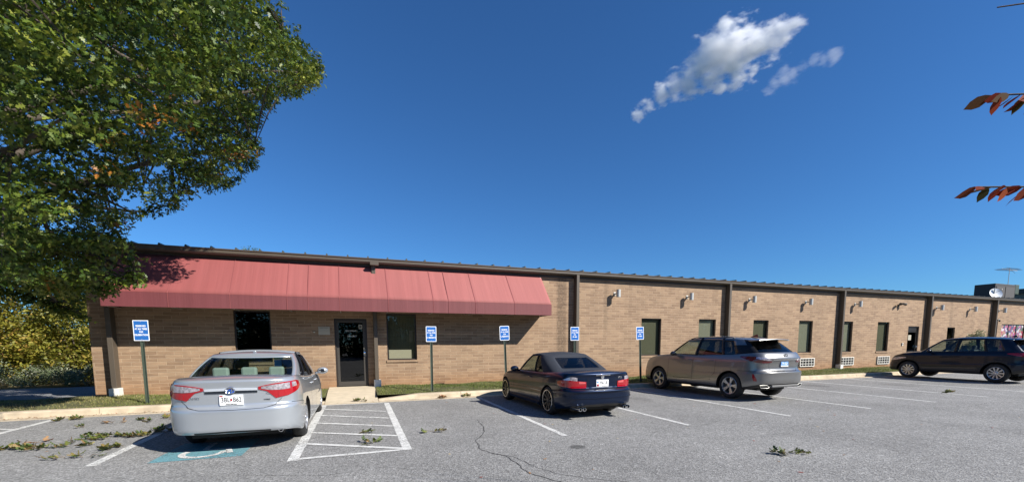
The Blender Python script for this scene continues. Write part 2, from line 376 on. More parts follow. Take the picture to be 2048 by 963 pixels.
stripe(-.86,6.46,-.79,12.1,.145); stripe(.72,6.50,.79,11.95,.135)
for ya,yb in ((11.36,10.42),(10.4,9.44),(9.42,8.49),(8.42,7.57),(7.50,6.60)): stripe(-.80,ya,.67,yb,.10,.008)
stripe(-.80,6.53,.70,6.53,.10,.008); stripe(-.75,12.03,.78,11.93,.09,.008)
for k in range(5): stripe(-8.85,13.6-k*1.0-.0+.0-1.55,-6.2,12.4-k*1.0-1.55,.10,.008)
# blue painted square with wheelchair symbol
bp_ = mesh('painted_symbol', [(-2.72,7.06,.004),(-1.60,7.04,.004),(-1.57,8.25,.004),(-2.66,8.25,.004)],[(0,1,2,3)],M['bluepaint']); tag(bp_, kind='structure')
def arc_strip(cx,cy,r,a0,a1,w,z,n=24):
    vs=[];
    for i in range(n+1):
        a=R(a0+(a1-a0)*i/n); vs+=[(cx+(r-w/2)*math.cos(a),cy+(r-w/2)*math.sin(a),z),(cx+(r+w/2)*math.cos(a),cy+(r+w/2)*math.sin(a),z)]
    return vs,[(2*i,2*i+1,2*i+3,2*i+2) for i in range(n)]
mb=MB(); v,f=arc_strip(-2.17,7.42,.26,150,370,.09,.009); mb.add(v,f)
def qs(x0,y0,x1,y1,w):
    d=Vector((x1-x0,y1-y0,0)).normalized(); n=Vector((-d.y,d.x,0))*(w/2)
    mb.add([(x0+n.x,y0+n.y,.009),(x0-n.x,y0-n.y,.009),(x1-n.x,y1-n.y,.009),(x1+n.x,y1+n.y,.009)],[(0,1,2,3)])
qs(-2.2,7.62,-2.2,7.95,.08); qs(-2.16,7.60,-1.92,7.60,.08); qs(-1.90,7.64,-1.80,7.30,.08)
v,f=arc_strip(-2.2,8.05,.03,0,360,.06,.009,12); mb.add(v,f)
o=mb.build('painted_symbol', M['paint'], recalc=False); tag(o, kind='structure')
# crack in the asphalt
def crack(pts,w):
    P=[]
    for (a,b) in zip(pts[:-1],pts[1:]):
        L=math.hypot(b[0]-a[0],b[1]-a[1]); n=max(2,int(L/.05))
        for i in range(n):
            t=i/n; P.append((a[0]+(b[0]-a[0])*t+rnd.uniform(-.014,.014),a[1]+(b[1]-a[1])*t+rnd.uniform(-.014,.014)))
    vs=[]
    for i,p in enumerate(P):
        q=P[min(i+1,len(P)-1)]; r=P[max(i-1,0)]; d=Vector((q[0]-r[0],q[1]-r[1],0)).normalized(); ww=w*rnd.uniform(.4,1.2)/2
        vs+=[(p[0]-d.y*ww,p[1]+d.x*ww,.003),(p[0]+d.y*ww,p[1]-d.x*ww,.003)]
    o=mesh('asphalt_crack',vs,[(2*i,2*i+1,2*i+3,2*i+2) for i in range(len(P)-1)],M['crack']); tag(o,kind='structure')
crack([(2.40,8.5),(2.35,8.0),(2.22,7.4),(2.02,6.95),(1.86,6.7),(1.82,6.4),(1.76,6.16),(1.89,5.8),(2.01,5.6),(2.02,5.26),(2.0,4.93),(2.03,4.7),(2.13,4.5),(2.22,4.33),(2.35,4.1),(2.5,3.7)],.016)
for cc in ([(9.5,6.2),(9.9,5.6),(10.6,5.3),(11.0,4.6)],[(13.0,6.0),(14.2,5.7),(15.6,5.9),(17.5,5.5)],[(-1.2,5.9),(-.4,5.6),(.3,5.7),(.9,5.3)],[(5.0,6.1),(5.6,6.4),(6.3,6.3),(7.4,6.7)],[(4.6,11.7),(5.2,11.2),(5.3,10.4)]): crack(cc,.007)
crack([(1.89,5.8),(2.10,5.55),(2.16,5.2),(2.20,4.95),(2.34,4.6),(2.55,4.35),(2.8,4.15),(3.1,3.9)],.010)

# ------------------------------------------------------------------ the building
BY=14.86; BX0=-6.72; BX1=72.0
bld = empty('brick_building', (0,BY,0), 0, 'long low tan brick building with brown eave, narrow windows and two dark doors', 'building')
def L(y): return y-BY                    # local y
openings = [(-3.34,-2.36,1.05,2.63),(1.07,2.06,1.05,2.62),(-.56,.44,.0,2.43),(11.42,12.45,1.05,2.63),(14.52,15.51,1.05,2.64),(17.84,18.83,1.05,2.65),(20.95,21.95,1.06,2.67),(24.05,25.08,1.06,2.68),(27.18,28.2,1.06,2.69),(29.98,31.02,.0,2.48),(33.9,34.72,1.05,2.45),(40.1,43.1,1.0,2.72)]
xs = sorted(set([BX0,BX1]+[v for o in openings for v in o[:2]])); 
mb = MB()
for xa,xb in zip(xs[:-1],xs[1:]):
    zs_=[0.0]; op=[o for o in openings if o[0]<=xa+1e-6 and o[1]>=xb-1e-6]
    segs=[(-.3,4.15)]
    if op:
        o=op[0]; segs=[]
        if o[2]>0: segs.append((-.3,o[2]))
        segs.append((o[3],4.15))
    for z0,z1 in segs: mb.add([(xa,0,z0),(xb,0,z0),(xb,0,z1),(xa,0,z1)],[(0,1,2,3)])
dpt=.13
for x0,x1,z0,z1 in openings:
    z0=max(z0,0)
    mb.add([(x0,0,z0),(x0,dpt,z0),(x0,dpt,z1),(x0,0,z1)],[(0,1,2,3)],1); mb.add([(x1,0,z0),(x1,dpt,z0),(x1,dpt,z1),(x1,0,z1)],[(3,2,1,0)],1)
    mb.add([(x0,0,z1),(x1,0,z1),(x1,dpt,z1),(x0,dpt,z1)],[(0,1,2,3)]); mb.add([(x0,0,z0),(x1,0,z0),(x1,dpt,z0),(x0,dpt,z0)],[(3,2,1,0)])
mb.build('wall',[M['brick'],M['brick_end']],bld,recalc=False)
mb=MB(); D2=24.0; back=[(BX0,0),(BX0,1.7),(2.5,8.5),(2.5,D2)]
for a,b in zip(back[:-1],back[1:]): mb.add([(a[0],a[1],-.3),(a[0],a[1],4.15),(b[0],b[1],4.15),(b[0],b[1],-.3)],[(0,1,2,3)],0)
mb.add([(BX1,0,-.3),(BX1,0,4.15),(BX1,D2,4.15),(BX1,D2,-.3)],[(3,2,1,0)],0); mb.add([(2.5,D2,-.3),(BX1,D2,-.3),(BX1,D2,4.15),(2.5,D2,4.15)],[(3,2,1,0)],0)
mb.build('end_wall',[M['brick_end']],bld,recalc=False)
# eave fascia, gutter and ribbed metal roof
mb=MB(); mb.box(BX0-.05,BX1,-.04,.02,4.10,4.24); mb.build('fascia',M['bronze'],bld)
mb=MB()
prof=[(-.03,4.19),(-.22,4.19),(-.26,4.235),(-.26,4.31),(-.285,4.325),(-.285,4.352),(-.26,4.352),(-.26,4.33),(-.03,4.33)]
n=len(prof); vs=[(x,p[0],p[1]) for x in (BX0-.12,BX1) for p in prof]
mb.add(vs,[(k,(k+1)%n,n+(k+1)%n,n+k) for k in range(n)]+[tuple(range(n))[::-1],tuple(range(n,2*n))]); mb.build('gutter',M['spout'],bld)
mb=MB(); mb.add([(2.6,-.19,4.358),(BX1,-.19,4.358),(BX1,12,4.85),(2.6,12,4.85),(BX1,24.1,4.35),(2.6,24.1,4.35),(BX0-.1,-.19,4.335),(BX1,-.19,4.335),(BX0-.1,-.19,4.358),(BX0-.1,1.8,4.44),(2.6,8.7,4.72)],[(0,1,2,3),(3,2,4,5),(6,7,1,0,8),(8,0,10,9)])
back_y=lambda x: min(12,1.8+(x-BX0)*.74) if x<2.6 else 12
x=BX0-.05
while x<BX1:
    w=.035; yy0=-.20; h=.062; yb_=back_y(x); zb_=4.36+.4955*(yb_+.2)/12.2
    mb.add([(x-w,yy0,4.36),(x+w,yy0,4.36),(x+.012,yy0,4.36+h),(x-.012,yy0,4.36+h),(x-w,yb_,zb_),(x+w,yb_,zb_),(x+.012,yb_,zb_+h),(x-.012,yb_,zb_+h)],[(0,1,2,3),(1,5,6,2),(2,6,7,3),(3,7,4,0)])
    x+=.61
mb.build('roof',M['roofmetal'],bld,recalc=False)
for i,x in enumerate((-6.2,.7,8.23,16.06,23.9,31.6,38.75)):
    mb=MB(); mb.box(x-.06,x+.06,-.25,-.001,.36 if i in(0,1,4) else .2,4.21)
    ds=mb.build('downspout',M['spout'],bld,bevel=.008)
    if i in (0,1,4):
        mb=MB(); mb.box(x-.10,x+.12,-.32,-.06,.10,.42); mb.build('boot',M['white'],ds,bevel=.01)
mb=MB(); mb.box(.60,.86,-.40,-.20,4.12,4.22); mb.build('gutter_outlet',M['spout'],bld)
# building-corner trim behind first spout
def window(x0,x1,z0,z1,kind='blind'):
    mb=MB(); f=.045
    y0,y1=.07,.115
    mb.box(x0,x0+f,y0,y1,z0,z1); mb.box(x1-f,x1,y0,y1,z0,z1); mb.box(x0+f,x1-f,y0,y1,z1-f,z1); mb.box(x0+f,x1-f,y0,y1,z0,z0+f)
    w=mb.build('window',M['framebronze'],bld)
    g = M['glass_dark'] if kind=='dark' else M['glass_office']
    mb=MB(); mb.add([(x0+f,.094,z0+f),(x1-f,.094,z0+f),(x1-f,.094,z1-f),(x0+f,.094,z1-f)],[(0,1,2,3)]); mb.build('pane',g,w,recalc=False)
    if kind!='dark':
        mb=MB(); n=int((x1-x0)/.09); bm_={'blind':M['blind'],'dim':M['blinddark']}[kind]
        for i in range(n):
            xa=x0+(x1-x0)*i/n; xb=x0+(x1-x0)*(i+1)/n-.004
            mb.add([(xa,.175,z0),(xb,.150,z0),(xb,.150,z1),(xa,.175,z1)],[(0,1,2,3)])
        mb.build('blind',bm_,w,recalc=False)
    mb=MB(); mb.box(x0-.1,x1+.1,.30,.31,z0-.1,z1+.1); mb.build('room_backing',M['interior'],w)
    mb=MB(); mb.box(x0-.03,x1+.03,-.03,.069,z0-.07,z0+.004); mb.build('sill',M['walk'] if False else M['brick'],w)
    return w
window(*openings[0],'dark'); w=window(*openings[1],'dim')
mb=MB(); mb.box(1.13,1.88,.11,.13,1.10,1.40); mb.build('pane_board',M['cream'],w)
window(*openings[3],'dim'); window(*openings[4],'blind'); window(*openings[5],'dim'); window(*openings[6],'blind'); window(*openings[7],'blind'); window(*openings[8],'dim')
mb=MB(); mb.box(24.30,24.95,.125,.145,1.45,2.5); 
window(*openings[10],'dark')
# stained glass window at the right
def stained():
    m,nt,b=newmat('stained_glass'); tc=N(nt,'ShaderNodeTexCoord'); vo=N(nt,'ShaderNodeTexVoronoi'); vo.inputs['Scale'].default_value=6.5
    nt.links.new(tc.outputs['Object'],vo.inputs['Vector']); sc=N(nt,'ShaderNodeSeparateColor'); nt.links.new(vo.outputs['Color'],sc.inputs[0])
    cr=N(nt,'ShaderNodeValToRGB'); cr.color_ramp.interpolation='CONSTANT'; nt.links.new(sc.outputs[0],cr.inputs[0])
    cs=[(.40,.08,.12),(.10,.07,.16),(.62,.55,.58),(.35,.12,.25),(.10,.16,.10),(.42,.22,.18),(.16,.08,.16),(.50,.48,.50)]
    e=cr.color_ramp.elements; e[0].color=(*cs[0],1); e[1].color=(*cs[1],1); e[1].position=1/8
    for i,c in enumerate(cs[2:]): q=e.new((i+2)/8); q.color=(*c,1)
    nt.links.new(cr.outputs[0],b.inputs['Base Color']); b.inputs['Roughness'].default_value=.2; return m
x0,x1,z0,z1=openings[11]
mb=MB()
for k in range(4):
    xa=x0+(x1-x0)*k/3; mb.box(xa-.03 if k else xa,xa+.03 if k<3 else xa,.04,.09,z0,z1)
mb.box(x0,x1,.042,.088,z1-.05,z1); mb.box(x0,x1,.042,.088,z0,z0+.05); w=mb.build('stained_glass_window',M['framebronze'],bld)
w['label']='multicoloured leaded window at the far right of the wall'
mb=MB(); mb.box(x0+.02,x1-.02,.062,.07,z0+.03,z1-.03); mb.build('pane',stained(),w)
# doors
def door(x0,x1,z0,z1,main):
    mb=MB(); f=.05
    mb.box(x0,x0+f,.03,.12,z0,z1); mb.box(x1-f,x1,.03,.12,z0,z1); mb.box(x0+f,x1-f,.03,.12,z1-f,z1)
    d=mb.build('door',M['framebronze'],bld); 
    mb=MB(); a=x0+f+.004; b=x1-f-.004; s=.075; zt=z1-f-.006
    if not main:
        mb.box(a,b,.072,.11,zt-.20,zt); zt-=.21
    mb.box(a,a+s,.07,.115,z0+.01,zt); mb.box(b-s,b,.07,.115,z0+.01,zt); mb.box(a+s,b-s,.07,.115,zt-s,zt); mb.box(a+s,b-s,.07,.115,z0+.01,z0+.16)
    dm = M['doorframe'] if main else M['dark']
    mb.build('door_leaf',dm,d)
    mb=MB(); mb.box(a+s,b-s,.09,.1,z0+.16,zt-s); mb.build('door_glass',M['glass_dark'],d)
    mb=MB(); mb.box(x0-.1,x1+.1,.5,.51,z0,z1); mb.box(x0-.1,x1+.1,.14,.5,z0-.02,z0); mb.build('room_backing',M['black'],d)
    mb=MB(); mb.box(b-.075,b-.015,.045,.069,z0+1.0,z0+1.22); mb.lathe([(0,.0),(0,.03),(.05,.034),(.06,.0)],12,'y',(b-.045,.048,z0+1.1),flip=-1); mb.build('door_handle',M['chrome'],d,smooth=40)
    if main:
        t=text_mesh('door_lettering','FRONT ENTRANCE',.07,M['white'],d,face_south(-.06,.085,2.03),fit=.34)
        t=text_mesh('door_lettering','OPEN DAILY',.07,M['white'],d,face_south(-.03,.085,1.86),fit=.28)
        mb=MB(); mb.box(b-.20,b-.09,.080,.088,2.10,2.24); st=mb.build('door_sticker',M['cream'],d)
        mb=MB(); mb.box(b-.18,b-.11,.077,.079,2.13,2.21); mb.build('sticker_mark',M['creamdark'],st)
    else:
        mb=MB(); mb.box(x0+.22,x0+.5,.080,.088,1.68,1.98); mb.build('door_notice',M['cream'],d)
        mb=MB(); mb.add([(x0+.22,.085,.55),(x0+.4,.085,.55),(x0+.31,.085,.85)],[(0,1,2)]); mb.build('door_notice',M['white'],d,recalc=False)
    return d
door(-.56,.44,.21,2.43,True)['label']='glazed front door in the awning shade'
door(29.98,31.02,.20,2.48,False)['label']='narrow side door between the far windows'
def top(o, label, cat, group=None): return tag(o,label,cat,group)
# plaque, keypad
pl=empty('wall_plaque',(-.86,BY,2.03),0,'small cream plaque with an engraved heading left of the glass front door','plaque')
mb=MB(); mb.box(-.17,.17,-.02,-.001,-.13,.13); mb.build('plaque_board',M['cream'],pl,bevel=.004)
text_mesh('plaque_lettering','MAIN OFFICE',.035,M['creamdark'],pl,face_south(0,-.0215,.09),fit=.25)
mb=MB(); mb.box(-.04,.04,-.05,-.001,-.08,.08); mb.box(-.015,.015,-.055,-.05,-.03,.03,1); k=mb.build('keypad',[M['white'],M['dark']]); k.location=(29.5,BY,1.45); top(k,'small white keypad on the wall left of the far side door','keypad')
mb=MB(); mb.box(-.025,.025,-.03,-.001,-.02,.02); k=mb.build('wall_tap',M['cream']); k.location=(-1.15,BY,1.98); top(k,'tiny pale fitting on the shaded bricks left of the plaque','wall fitting')

# awning
aw=empty('awning',(0,BY,0),0,'long faded red fabric awning over the left windows and front door','awning')
AX0,AX1=-5.98,6.72; P_=1.0; zb,zm,zt=2.60,2.985,4.14
def awning_mat(nm_,ca,cb_):
    m,nt,b=newmat(nm_); tc=N(nt,'ShaderNodeTexCoord'); sp=N(nt,'ShaderNodeSeparateXYZ'); nt.links.new(tc.outputs['Object'],sp.inputs[0])
    mp=N(nt,'ShaderNodeMapping'); mp.inputs['Scale'].default_value=(3.2,.15,.10); nt.links.new(tc.outputs['Object'],mp.inputs[0])
    n=N(nt,'ShaderNodeTexNoise'); n.inputs['Scale'].default_value=1.6; n.inputs['Detail'].default_value=5; nt.links.new(mp.outputs[0],n.inputs['Vector'])
    n2=N(nt,'ShaderNodeTexNoise'); n2.inputs['Scale'].default_value=.5; nt.links.new(tc.outputs['Object'],n2.inputs['Vector'])
    n3=N(nt,'ShaderNodeTexNoise'); n3.inputs['Scale'].default_value=60; nt.links.new(tc.outputs['Object'],n3.inputs['Vector'])
    f=mathn(nt,'MULTIPLY_ADD',n.outputs['Fac'],.34,.83); f=mathn(nt,'MULTIPLY',f,mathn(nt,'MULTIPLY_ADD',n3.outputs['Fac'],.16,.92))
    # faded towards the right where the sun lies longest, with three bleached streaks
    fade=N(nt,'ShaderNodeMapRange'); nt.links.new(sp.outputs[0],fade.inputs[0]); fade.inputs[1].default_value=-5; fade.inputs[2].default_value=5
    k=mathn(nt,'MULTIPLY_ADD',n2.outputs['Fac'],.5,-.2); fac=mathn(nt,'ADD',fade.outputs[0],k,clamp=True)
    for a,b2,e,am in ((5.35,5.42,.05,.5),(2.95,3.02,.04,.25),(4.9,4.94,.03,.3)):
        xs_=mathn(nt,'MULTIPLY_ADD',sp.outputs[2],.0,sp.outputs[0]); fac=mathn(nt,'MULTIPLY_ADD',smoothband(nt,xs_,a,b2,e),am,fac)
    mx=N(nt,'ShaderNodeMix',data_type='RGBA'); nt.links.new(fac,mx.inputs[0]); mx.inputs[6].default_value=(*ca,1); mx.inputs[7].default_value=(*cb_,1)
    s=N(nt,'ShaderNodeVectorMath',operation='SCALE'); nt.links.new(mx.outputs[2],s.inputs[0]); nt.links.new(f,s.inputs['Scale']); nt.links.new(s.outputs[0],b.inputs['Base Color'])
    b.inputs['Roughness'].default_value=.8; 
    bp=N(nt,'ShaderNodeBump'); bp.inputs['Distance'].default_value=.03; bp.inputs['Strength'].default_value=.5; nt.links.new(n.outputs['Fac'],bp.inputs['Height']); nt.links.new(bp.outputs[0],b.inputs['Normal'])
    return m
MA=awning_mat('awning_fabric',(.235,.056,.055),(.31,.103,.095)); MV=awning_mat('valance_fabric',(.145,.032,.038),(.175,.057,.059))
nx=150; xs_=np.linspace(AX0,AX1,nx+1); seam=[AX0+ (AX1-AX0)*k/9 for k in range(10)]
def sag(x,t): 
    k=(x-AX0)/((AX1-AX0)/9); u=k-math.floor(k); return -.012*4*u*(1-u)*math.sin(math.pi*t)
rows=[(t,-.02-P_*t, zt+(zm-zt)*t) for t in np.linspace(0,1,9)]
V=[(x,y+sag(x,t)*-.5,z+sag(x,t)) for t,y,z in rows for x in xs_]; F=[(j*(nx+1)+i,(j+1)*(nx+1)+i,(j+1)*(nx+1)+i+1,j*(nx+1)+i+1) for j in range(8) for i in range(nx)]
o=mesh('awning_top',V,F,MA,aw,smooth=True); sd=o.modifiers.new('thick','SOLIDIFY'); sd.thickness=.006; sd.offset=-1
mb=MB(); yb=-.02-P_
V=[]; 
for z in (zm-.004,zb): V+=[(x,yb-.004+(.006*math.sin(x*2.3) if z==zb else 0),z) for x in xs_]
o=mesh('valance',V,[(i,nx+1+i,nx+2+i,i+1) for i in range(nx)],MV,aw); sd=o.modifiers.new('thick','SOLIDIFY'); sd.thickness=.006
for x,s in ((AX0,0),(AX1,1)):
    f=[(0,1,2,3)]
    o=mesh('awning_side',[(x,-.01,zt),(x,yb,zm),(x,yb,zb),(x,-.01,zb)],f,MA,aw); sd=o.modifiers.new('thick','SOLIDIFY'); sd.thickness=.006
seamm=pm('awning_seam',(.235,.062,.062),.8)
mb=MB()
for x in seam[1:-1]+[seam[3]+.55,seam[6]+.5]:
    mb.add([(x-.012,yb-.009,zm+.002),(x+.012,yb-.009,zm+.002),(x+.012,-.03,zt+.006),(x-.012,-.03,zt+.006)],[(0,1,2,3)])
    mb.add([(x-.008,yb-.014,zb),(x+.008,yb-.014,zb),(x+.008,yb-.014,zm),(x-.008,yb-.014,zm)],[(0,1,2,3)])
mb.build_each('seam',seamm,aw,recalc=False)
mb=MB()
for x in seam: mb.tube([(x if x<6 else x-.03,-.03,zb+.02),(x if x<6 else x-.03,yb+.03,zb+.02),(x if x<6 else x-.03,yb+.03,zm-.03),(x if x<6 else x-.03,-.05,zt-.05)],.014,6)
mb.build_each('awning_frame',M['silver'],aw)

# wall lamps
lamp=empty('wall_lamp',(10.06,BY,3.58),0)
mb=MB(); mb.lathe([(-.15,0),(-.15,.085),(.15,.085),(.15,0)],20,'z',(0,-.27,0)); mb.build('lamp_body',M['silver'],lamp,smooth=40)
mb=MB(); mb.box(-.03,.03,-.2,-.02,-.03,.03); mb.box(-.055,.055,-.02,-.001,-.07,.07); mb.build('bracket',M['silver'],lamp,bevel=.005)
lab=['silver cylinder lamp on the wall nearest the awning','silver cylinder lamp left of the second tall downspout, above the window behind the pale car','silver cylinder lamp just right of the downspout behind the pale car','silver cylinder lamp above the narrow window at the tail of the pale car','silver cylinder lamp right of the downspout that ends in a white boot','silver cylinder lamp directly right of the far side door downspout','silver cylinder lamp left of the last downspout, above the dark car roof','silver cylinder lamp nearest the right edge, above the stained glass']
GL='silver cylinder lamps along the brick wall'
def dup(root,loc,rz=None):
    r=root.copy(); col.objects.link(r); r.location=loc
    if rz is not None: r.rotation_euler=(0,0,rz)
    for ch in list(root.children):
        c=ch.copy(); col.objects.link(c); c.parent=r
        for g in ch.children:
            d=g.copy(); col.objects.link(d); d.parent=c
    return r
for i,x in enumerate((10.06,13.79,17.5,21.32,25.11,32.55,36.12,39.56)):
    o=lamp if i==0 else dup(lamp,(x,BY,3.58)); tag(o,lab[i],'wall lamp',GL)
fl=empty('flood_light',(28.85,BY,3.62),0,'twin head flood light on the wall above the far narrow window and side door','flood light')
mb=MB(); mb.box(-.06,.06,-.04,-.001,-.06,.06); mb.tube([(0,-.03,0),(0,-.12,.06)],.015); mb.build('bracket',M['dark'],fl)
for s in (-1,1):
    mb=MB(); mb.tube([(s*.03,-.12,.06),(s*.10,-.16,.09),(s*.26,-.24,.05)],[.03,.06,.075],10); mb.build('lamp_head',M['spout'],fl,smooth=40)
# through-wall air conditioners
ac=empty('air_conditioner',(21.65,BY,.57),0)
W_,H_=1.06,.43
mb=MB(); mb.box(-W_/2,W_/2,-.06,.0,-H_/2,-H_/2+.035); mb.box(-W_/2,W_/2,-.06,0,H_/2-.035,H_/2); mb.box(-W_/2,-W_/2+.04,-.06,0,-H_/2+.035,H_/2-.035); mb.box(W_/2-.04,W_/2,-.06,0,-H_/2+.035,H_/2-.035); mb.build('cover',M['white'],ac)
mb=MB()
for k in range(1,5): mb.box(-W_/2+W_*k/5-.010,-W_/2+W_*k/5+.010,-.05,-.03,-H_/2+.035,H_/2-.035)
for k in range(1,3): mb.box(-W_/2+.04,W_/2-.04,-.052,-.028,-H_/2+H_*k/3-.011,-H_/2+H_*k/3+.011)
mb.build('grille',M['white'],ac)
mb=MB(); mb.box(-W_/2+.04,W_/2-.04,-.012,-.004,-H_/2+.035,H_/2-.035); mb.build('coil',M['dark'],ac)
for i,(x,t) in enumerate(((21.68,'white air conditioner grille low on the wall behind the tail of the pale car'),(24.75,'white air conditioner grille right of the downspout with the white boot'),(27.85,'white air conditioner grille in front of the dark car, below the last narrow window'))):
    o=ac if i==0 else dup(ac,(x,BY,.57)); tag(o,t,'air conditioner','white air conditioner grilles under the windows')
# conduit near the last downspout
mb=MB(); mb.tube([(0,-.08,0),(0,-.08,2.75),(.03,-.1,2.86),(.1,-.12,2.9),(.18,-.12,2.84),(.19,-.12,2.76)],.045,8); o=mb.build('vent_pipe',M['dark'],smooth=40); o.location=(39.25,BY,.1); top(o,'dark hooked vent pipe beside the last downspout','pipe')
# higher wing at the far right, roof plant
wg=empty('rear_wing',(55,15.3,0),0,'higher grey walled wing with a dark flat roof edge rising behind the right end','building')
mb=MB(); mb.box(0,20,0,6.1,0,5.72); mb.build('wing_wall',pm('wing_panel',(.20,.20,.16),.8,var=.1),wg)
mb=MB(); mb.box(-.25,20.3,-.3,6.4,5.72,6.12); mb.build('roof_edge',M['dark'],wg)
hv=empty('rooftop_unit',(48.5,18.6,4.45),0,'dark box shaped air handling unit on the roof at the far right','rooftop unit')
ug=pm('unit_grey',(.045,.042,.042),.7)
mb=MB(); mb.box(-1.5,1.5,-.6,.6,.0,1.62); mb.build('housing',ug,hv,bevel=.02)
mb=MB(); mb.box(-1.35,-.1,-.63,-.6,.2,1.4); mb.box(.0,1.35,-.63,-.6,.2,1.4); mb.build('side_panel',pm('unit_panel',(.075,.07,.068),.7),hv)
mb=MB(); mb.box(1.52,2.1,-.6,.2,.9,1.65); mb.build('exhaust_hood',M['post'],hv,bevel=.02)
sdh=empty('satellite_dish',(45.5,17.35,4.42),0,'pale round satellite dish in front of the rooftop unit','satellite dish')
mb=MB()
prof=[(.16*(r/.75)**2,r) for r in np.linspace(.0,.75,7)]
mb.lathe([(-.16+a,r) for a,r in prof],28,'y',(0,0,0),flip=-1); o=mb.build('dish',M['signwhite'],sdh,smooth=True); o.rotation_euler=(R(-22),0,R(-35)); o.location=(0,0,.76); o.scale=(.52,.52,.55)
mb=MB(); mb.tube([(0,.12,0),(0,.1,1.1)],.04,8); mb.tube([(0,.05,.8),(-.25,-.4,1.0)],.02,6); mb.build('mast',M['silver'],sdh)
an=empty('roof_antenna',(49.9,18.4,6.05),0,'thin spiky television antenna on a mast above the rooftop unit','antenna')
mb=MB(); mb.tube([(0,0,0),(0,0,1.45)],.022,6); mb.build('mast',M['silver'],an)
mb=MB(); mb.tube([(-1.2,0,1.3),(1.2,0,1.25)],.016,5)
for k in range(9):
    x=-1.2+.28*k; l=.55-.04*abs(k-3); mb.tube([(x,-l,1.28),(x,l,1.28)],.010,4)
mb.tube([(-.5,0,1.45),(.9,0,1.05)],.012,4); mb.build('antenna_elements',M['silver'],an)
# ------------------------------------------------------------------ parking signs
def sign(x, y, tilt, turn, lines, label, z0=.15, ztop=2.16, w=.315, h=.465, rad=.02):
    s=empty('parking_sign',(x,y,z0),turn,label,'sign','blue reserved parking signs along the kerb'); s.rotation_euler=(0,tilt,turn)
    H=ztop-z0
    mb=MB(); hp=H-.05
    mb.box(-.030,.030,.012,.018,-.25,hp); mb.box(-.030,-.024,-.012,.012,-.25,hp); mb.box(.024,.030,-.012,.012,-.25,hp); mb.box(-.040,-.030,-.015,-.010,-.25,hp); mb.box(.030,.040,-.015,-.010,-.25,hp)
    mb.build('post',M['post'],s)
    def rr(w,h,r,y0,y1,zc):
        pts=[]
        for cx,cz,a0 in ((w/2-r,h/2-r,0),(-w/2+r,h/2-r,90),(-w/2+r,-h/2+r,180),(w/2-r,-h/2+r,270)):
            for k in range(5): a=R(a0+22.5*k); pts.append((cx+r*math.cos(a),cz+r*math.sin(a)))
        n=len(pts); return [(p[0],y0,zc+p[1]) for p in pts]+[(p[0],y1,zc+p[1]) for p in pts],[tuple(range(n)),tuple(range(n,2*n))[::-1]]+[(k,(k+1)%n,n+(k+1)%n,n+k) for k in range(n)]
    zc=H-h/2
    mb=MB(); v,f=rr(w,h,rad,-.018,-.0155,zc); mb.add(v,f); b=mb.build('sign_plate',M['signwhite'],s)
    mb=MB(); v,f=rr(w-.034,h-.034,max(.006,rad-.010),-.0195,-.0181,zc); mb.add(v,f); mb.build('sign_face',M['blue'],b)
    for k,(t,fw) in enumerate(lines):
        text_mesh('sign_lettering',t,.058,M['signwhite'],b,face_south(0,-.0205,zc+.108-.072*k),fit=fw,bold=.0016)
    mb=MB()
    for zz in (zc+h/2-.035,zc-h/2+.035): mb.lathe([(0,0),(0,.008),(.004,.006),(.005,0)],10,'y',(0,-.0197,zz),flip=-1)
    mb.build_each('bolt',M['silver'],b)
    return s
A1=[('RESERVED',.20),('AT ALL TIMES',.25),('FOR',.08)]
sign(-4.86,12.95,0,R(-2),A1+[('CELEBRATIONS',.285)],'blue reserved sign on a green post left of the silver sedan',rad=.008,ztop=2.21,w=.315,h=.50)
sign(2.22,12.95,R(.3),0,A1+[('K. RESIDENTS',.27)],'blue reserved sign right of the front door window, in the middle of the lawn strip',ztop=2.13)
sign(4.66,12.95,R(-2.0),0,A1+[('K. RESIDENTS',.27)],'blue reserved sign with rounded corners leaning behind the nose of the navy convertible',ztop=2.17,rad=.04,w=.33)
sign(7.20,12.95,R(-.8),0,A1+[('DR. NEAL',.17)],'blue reserved sign behind the navy convertible, in front of the tall downspout',ztop=2.16,w=.33)
sign(9.98,12.95,R(-3.0),0,A1+[('DR. NEAL',.17)],'blue reserved sign leaning over the bonnet of the pale silver car',ztop=2.19,w=.33)

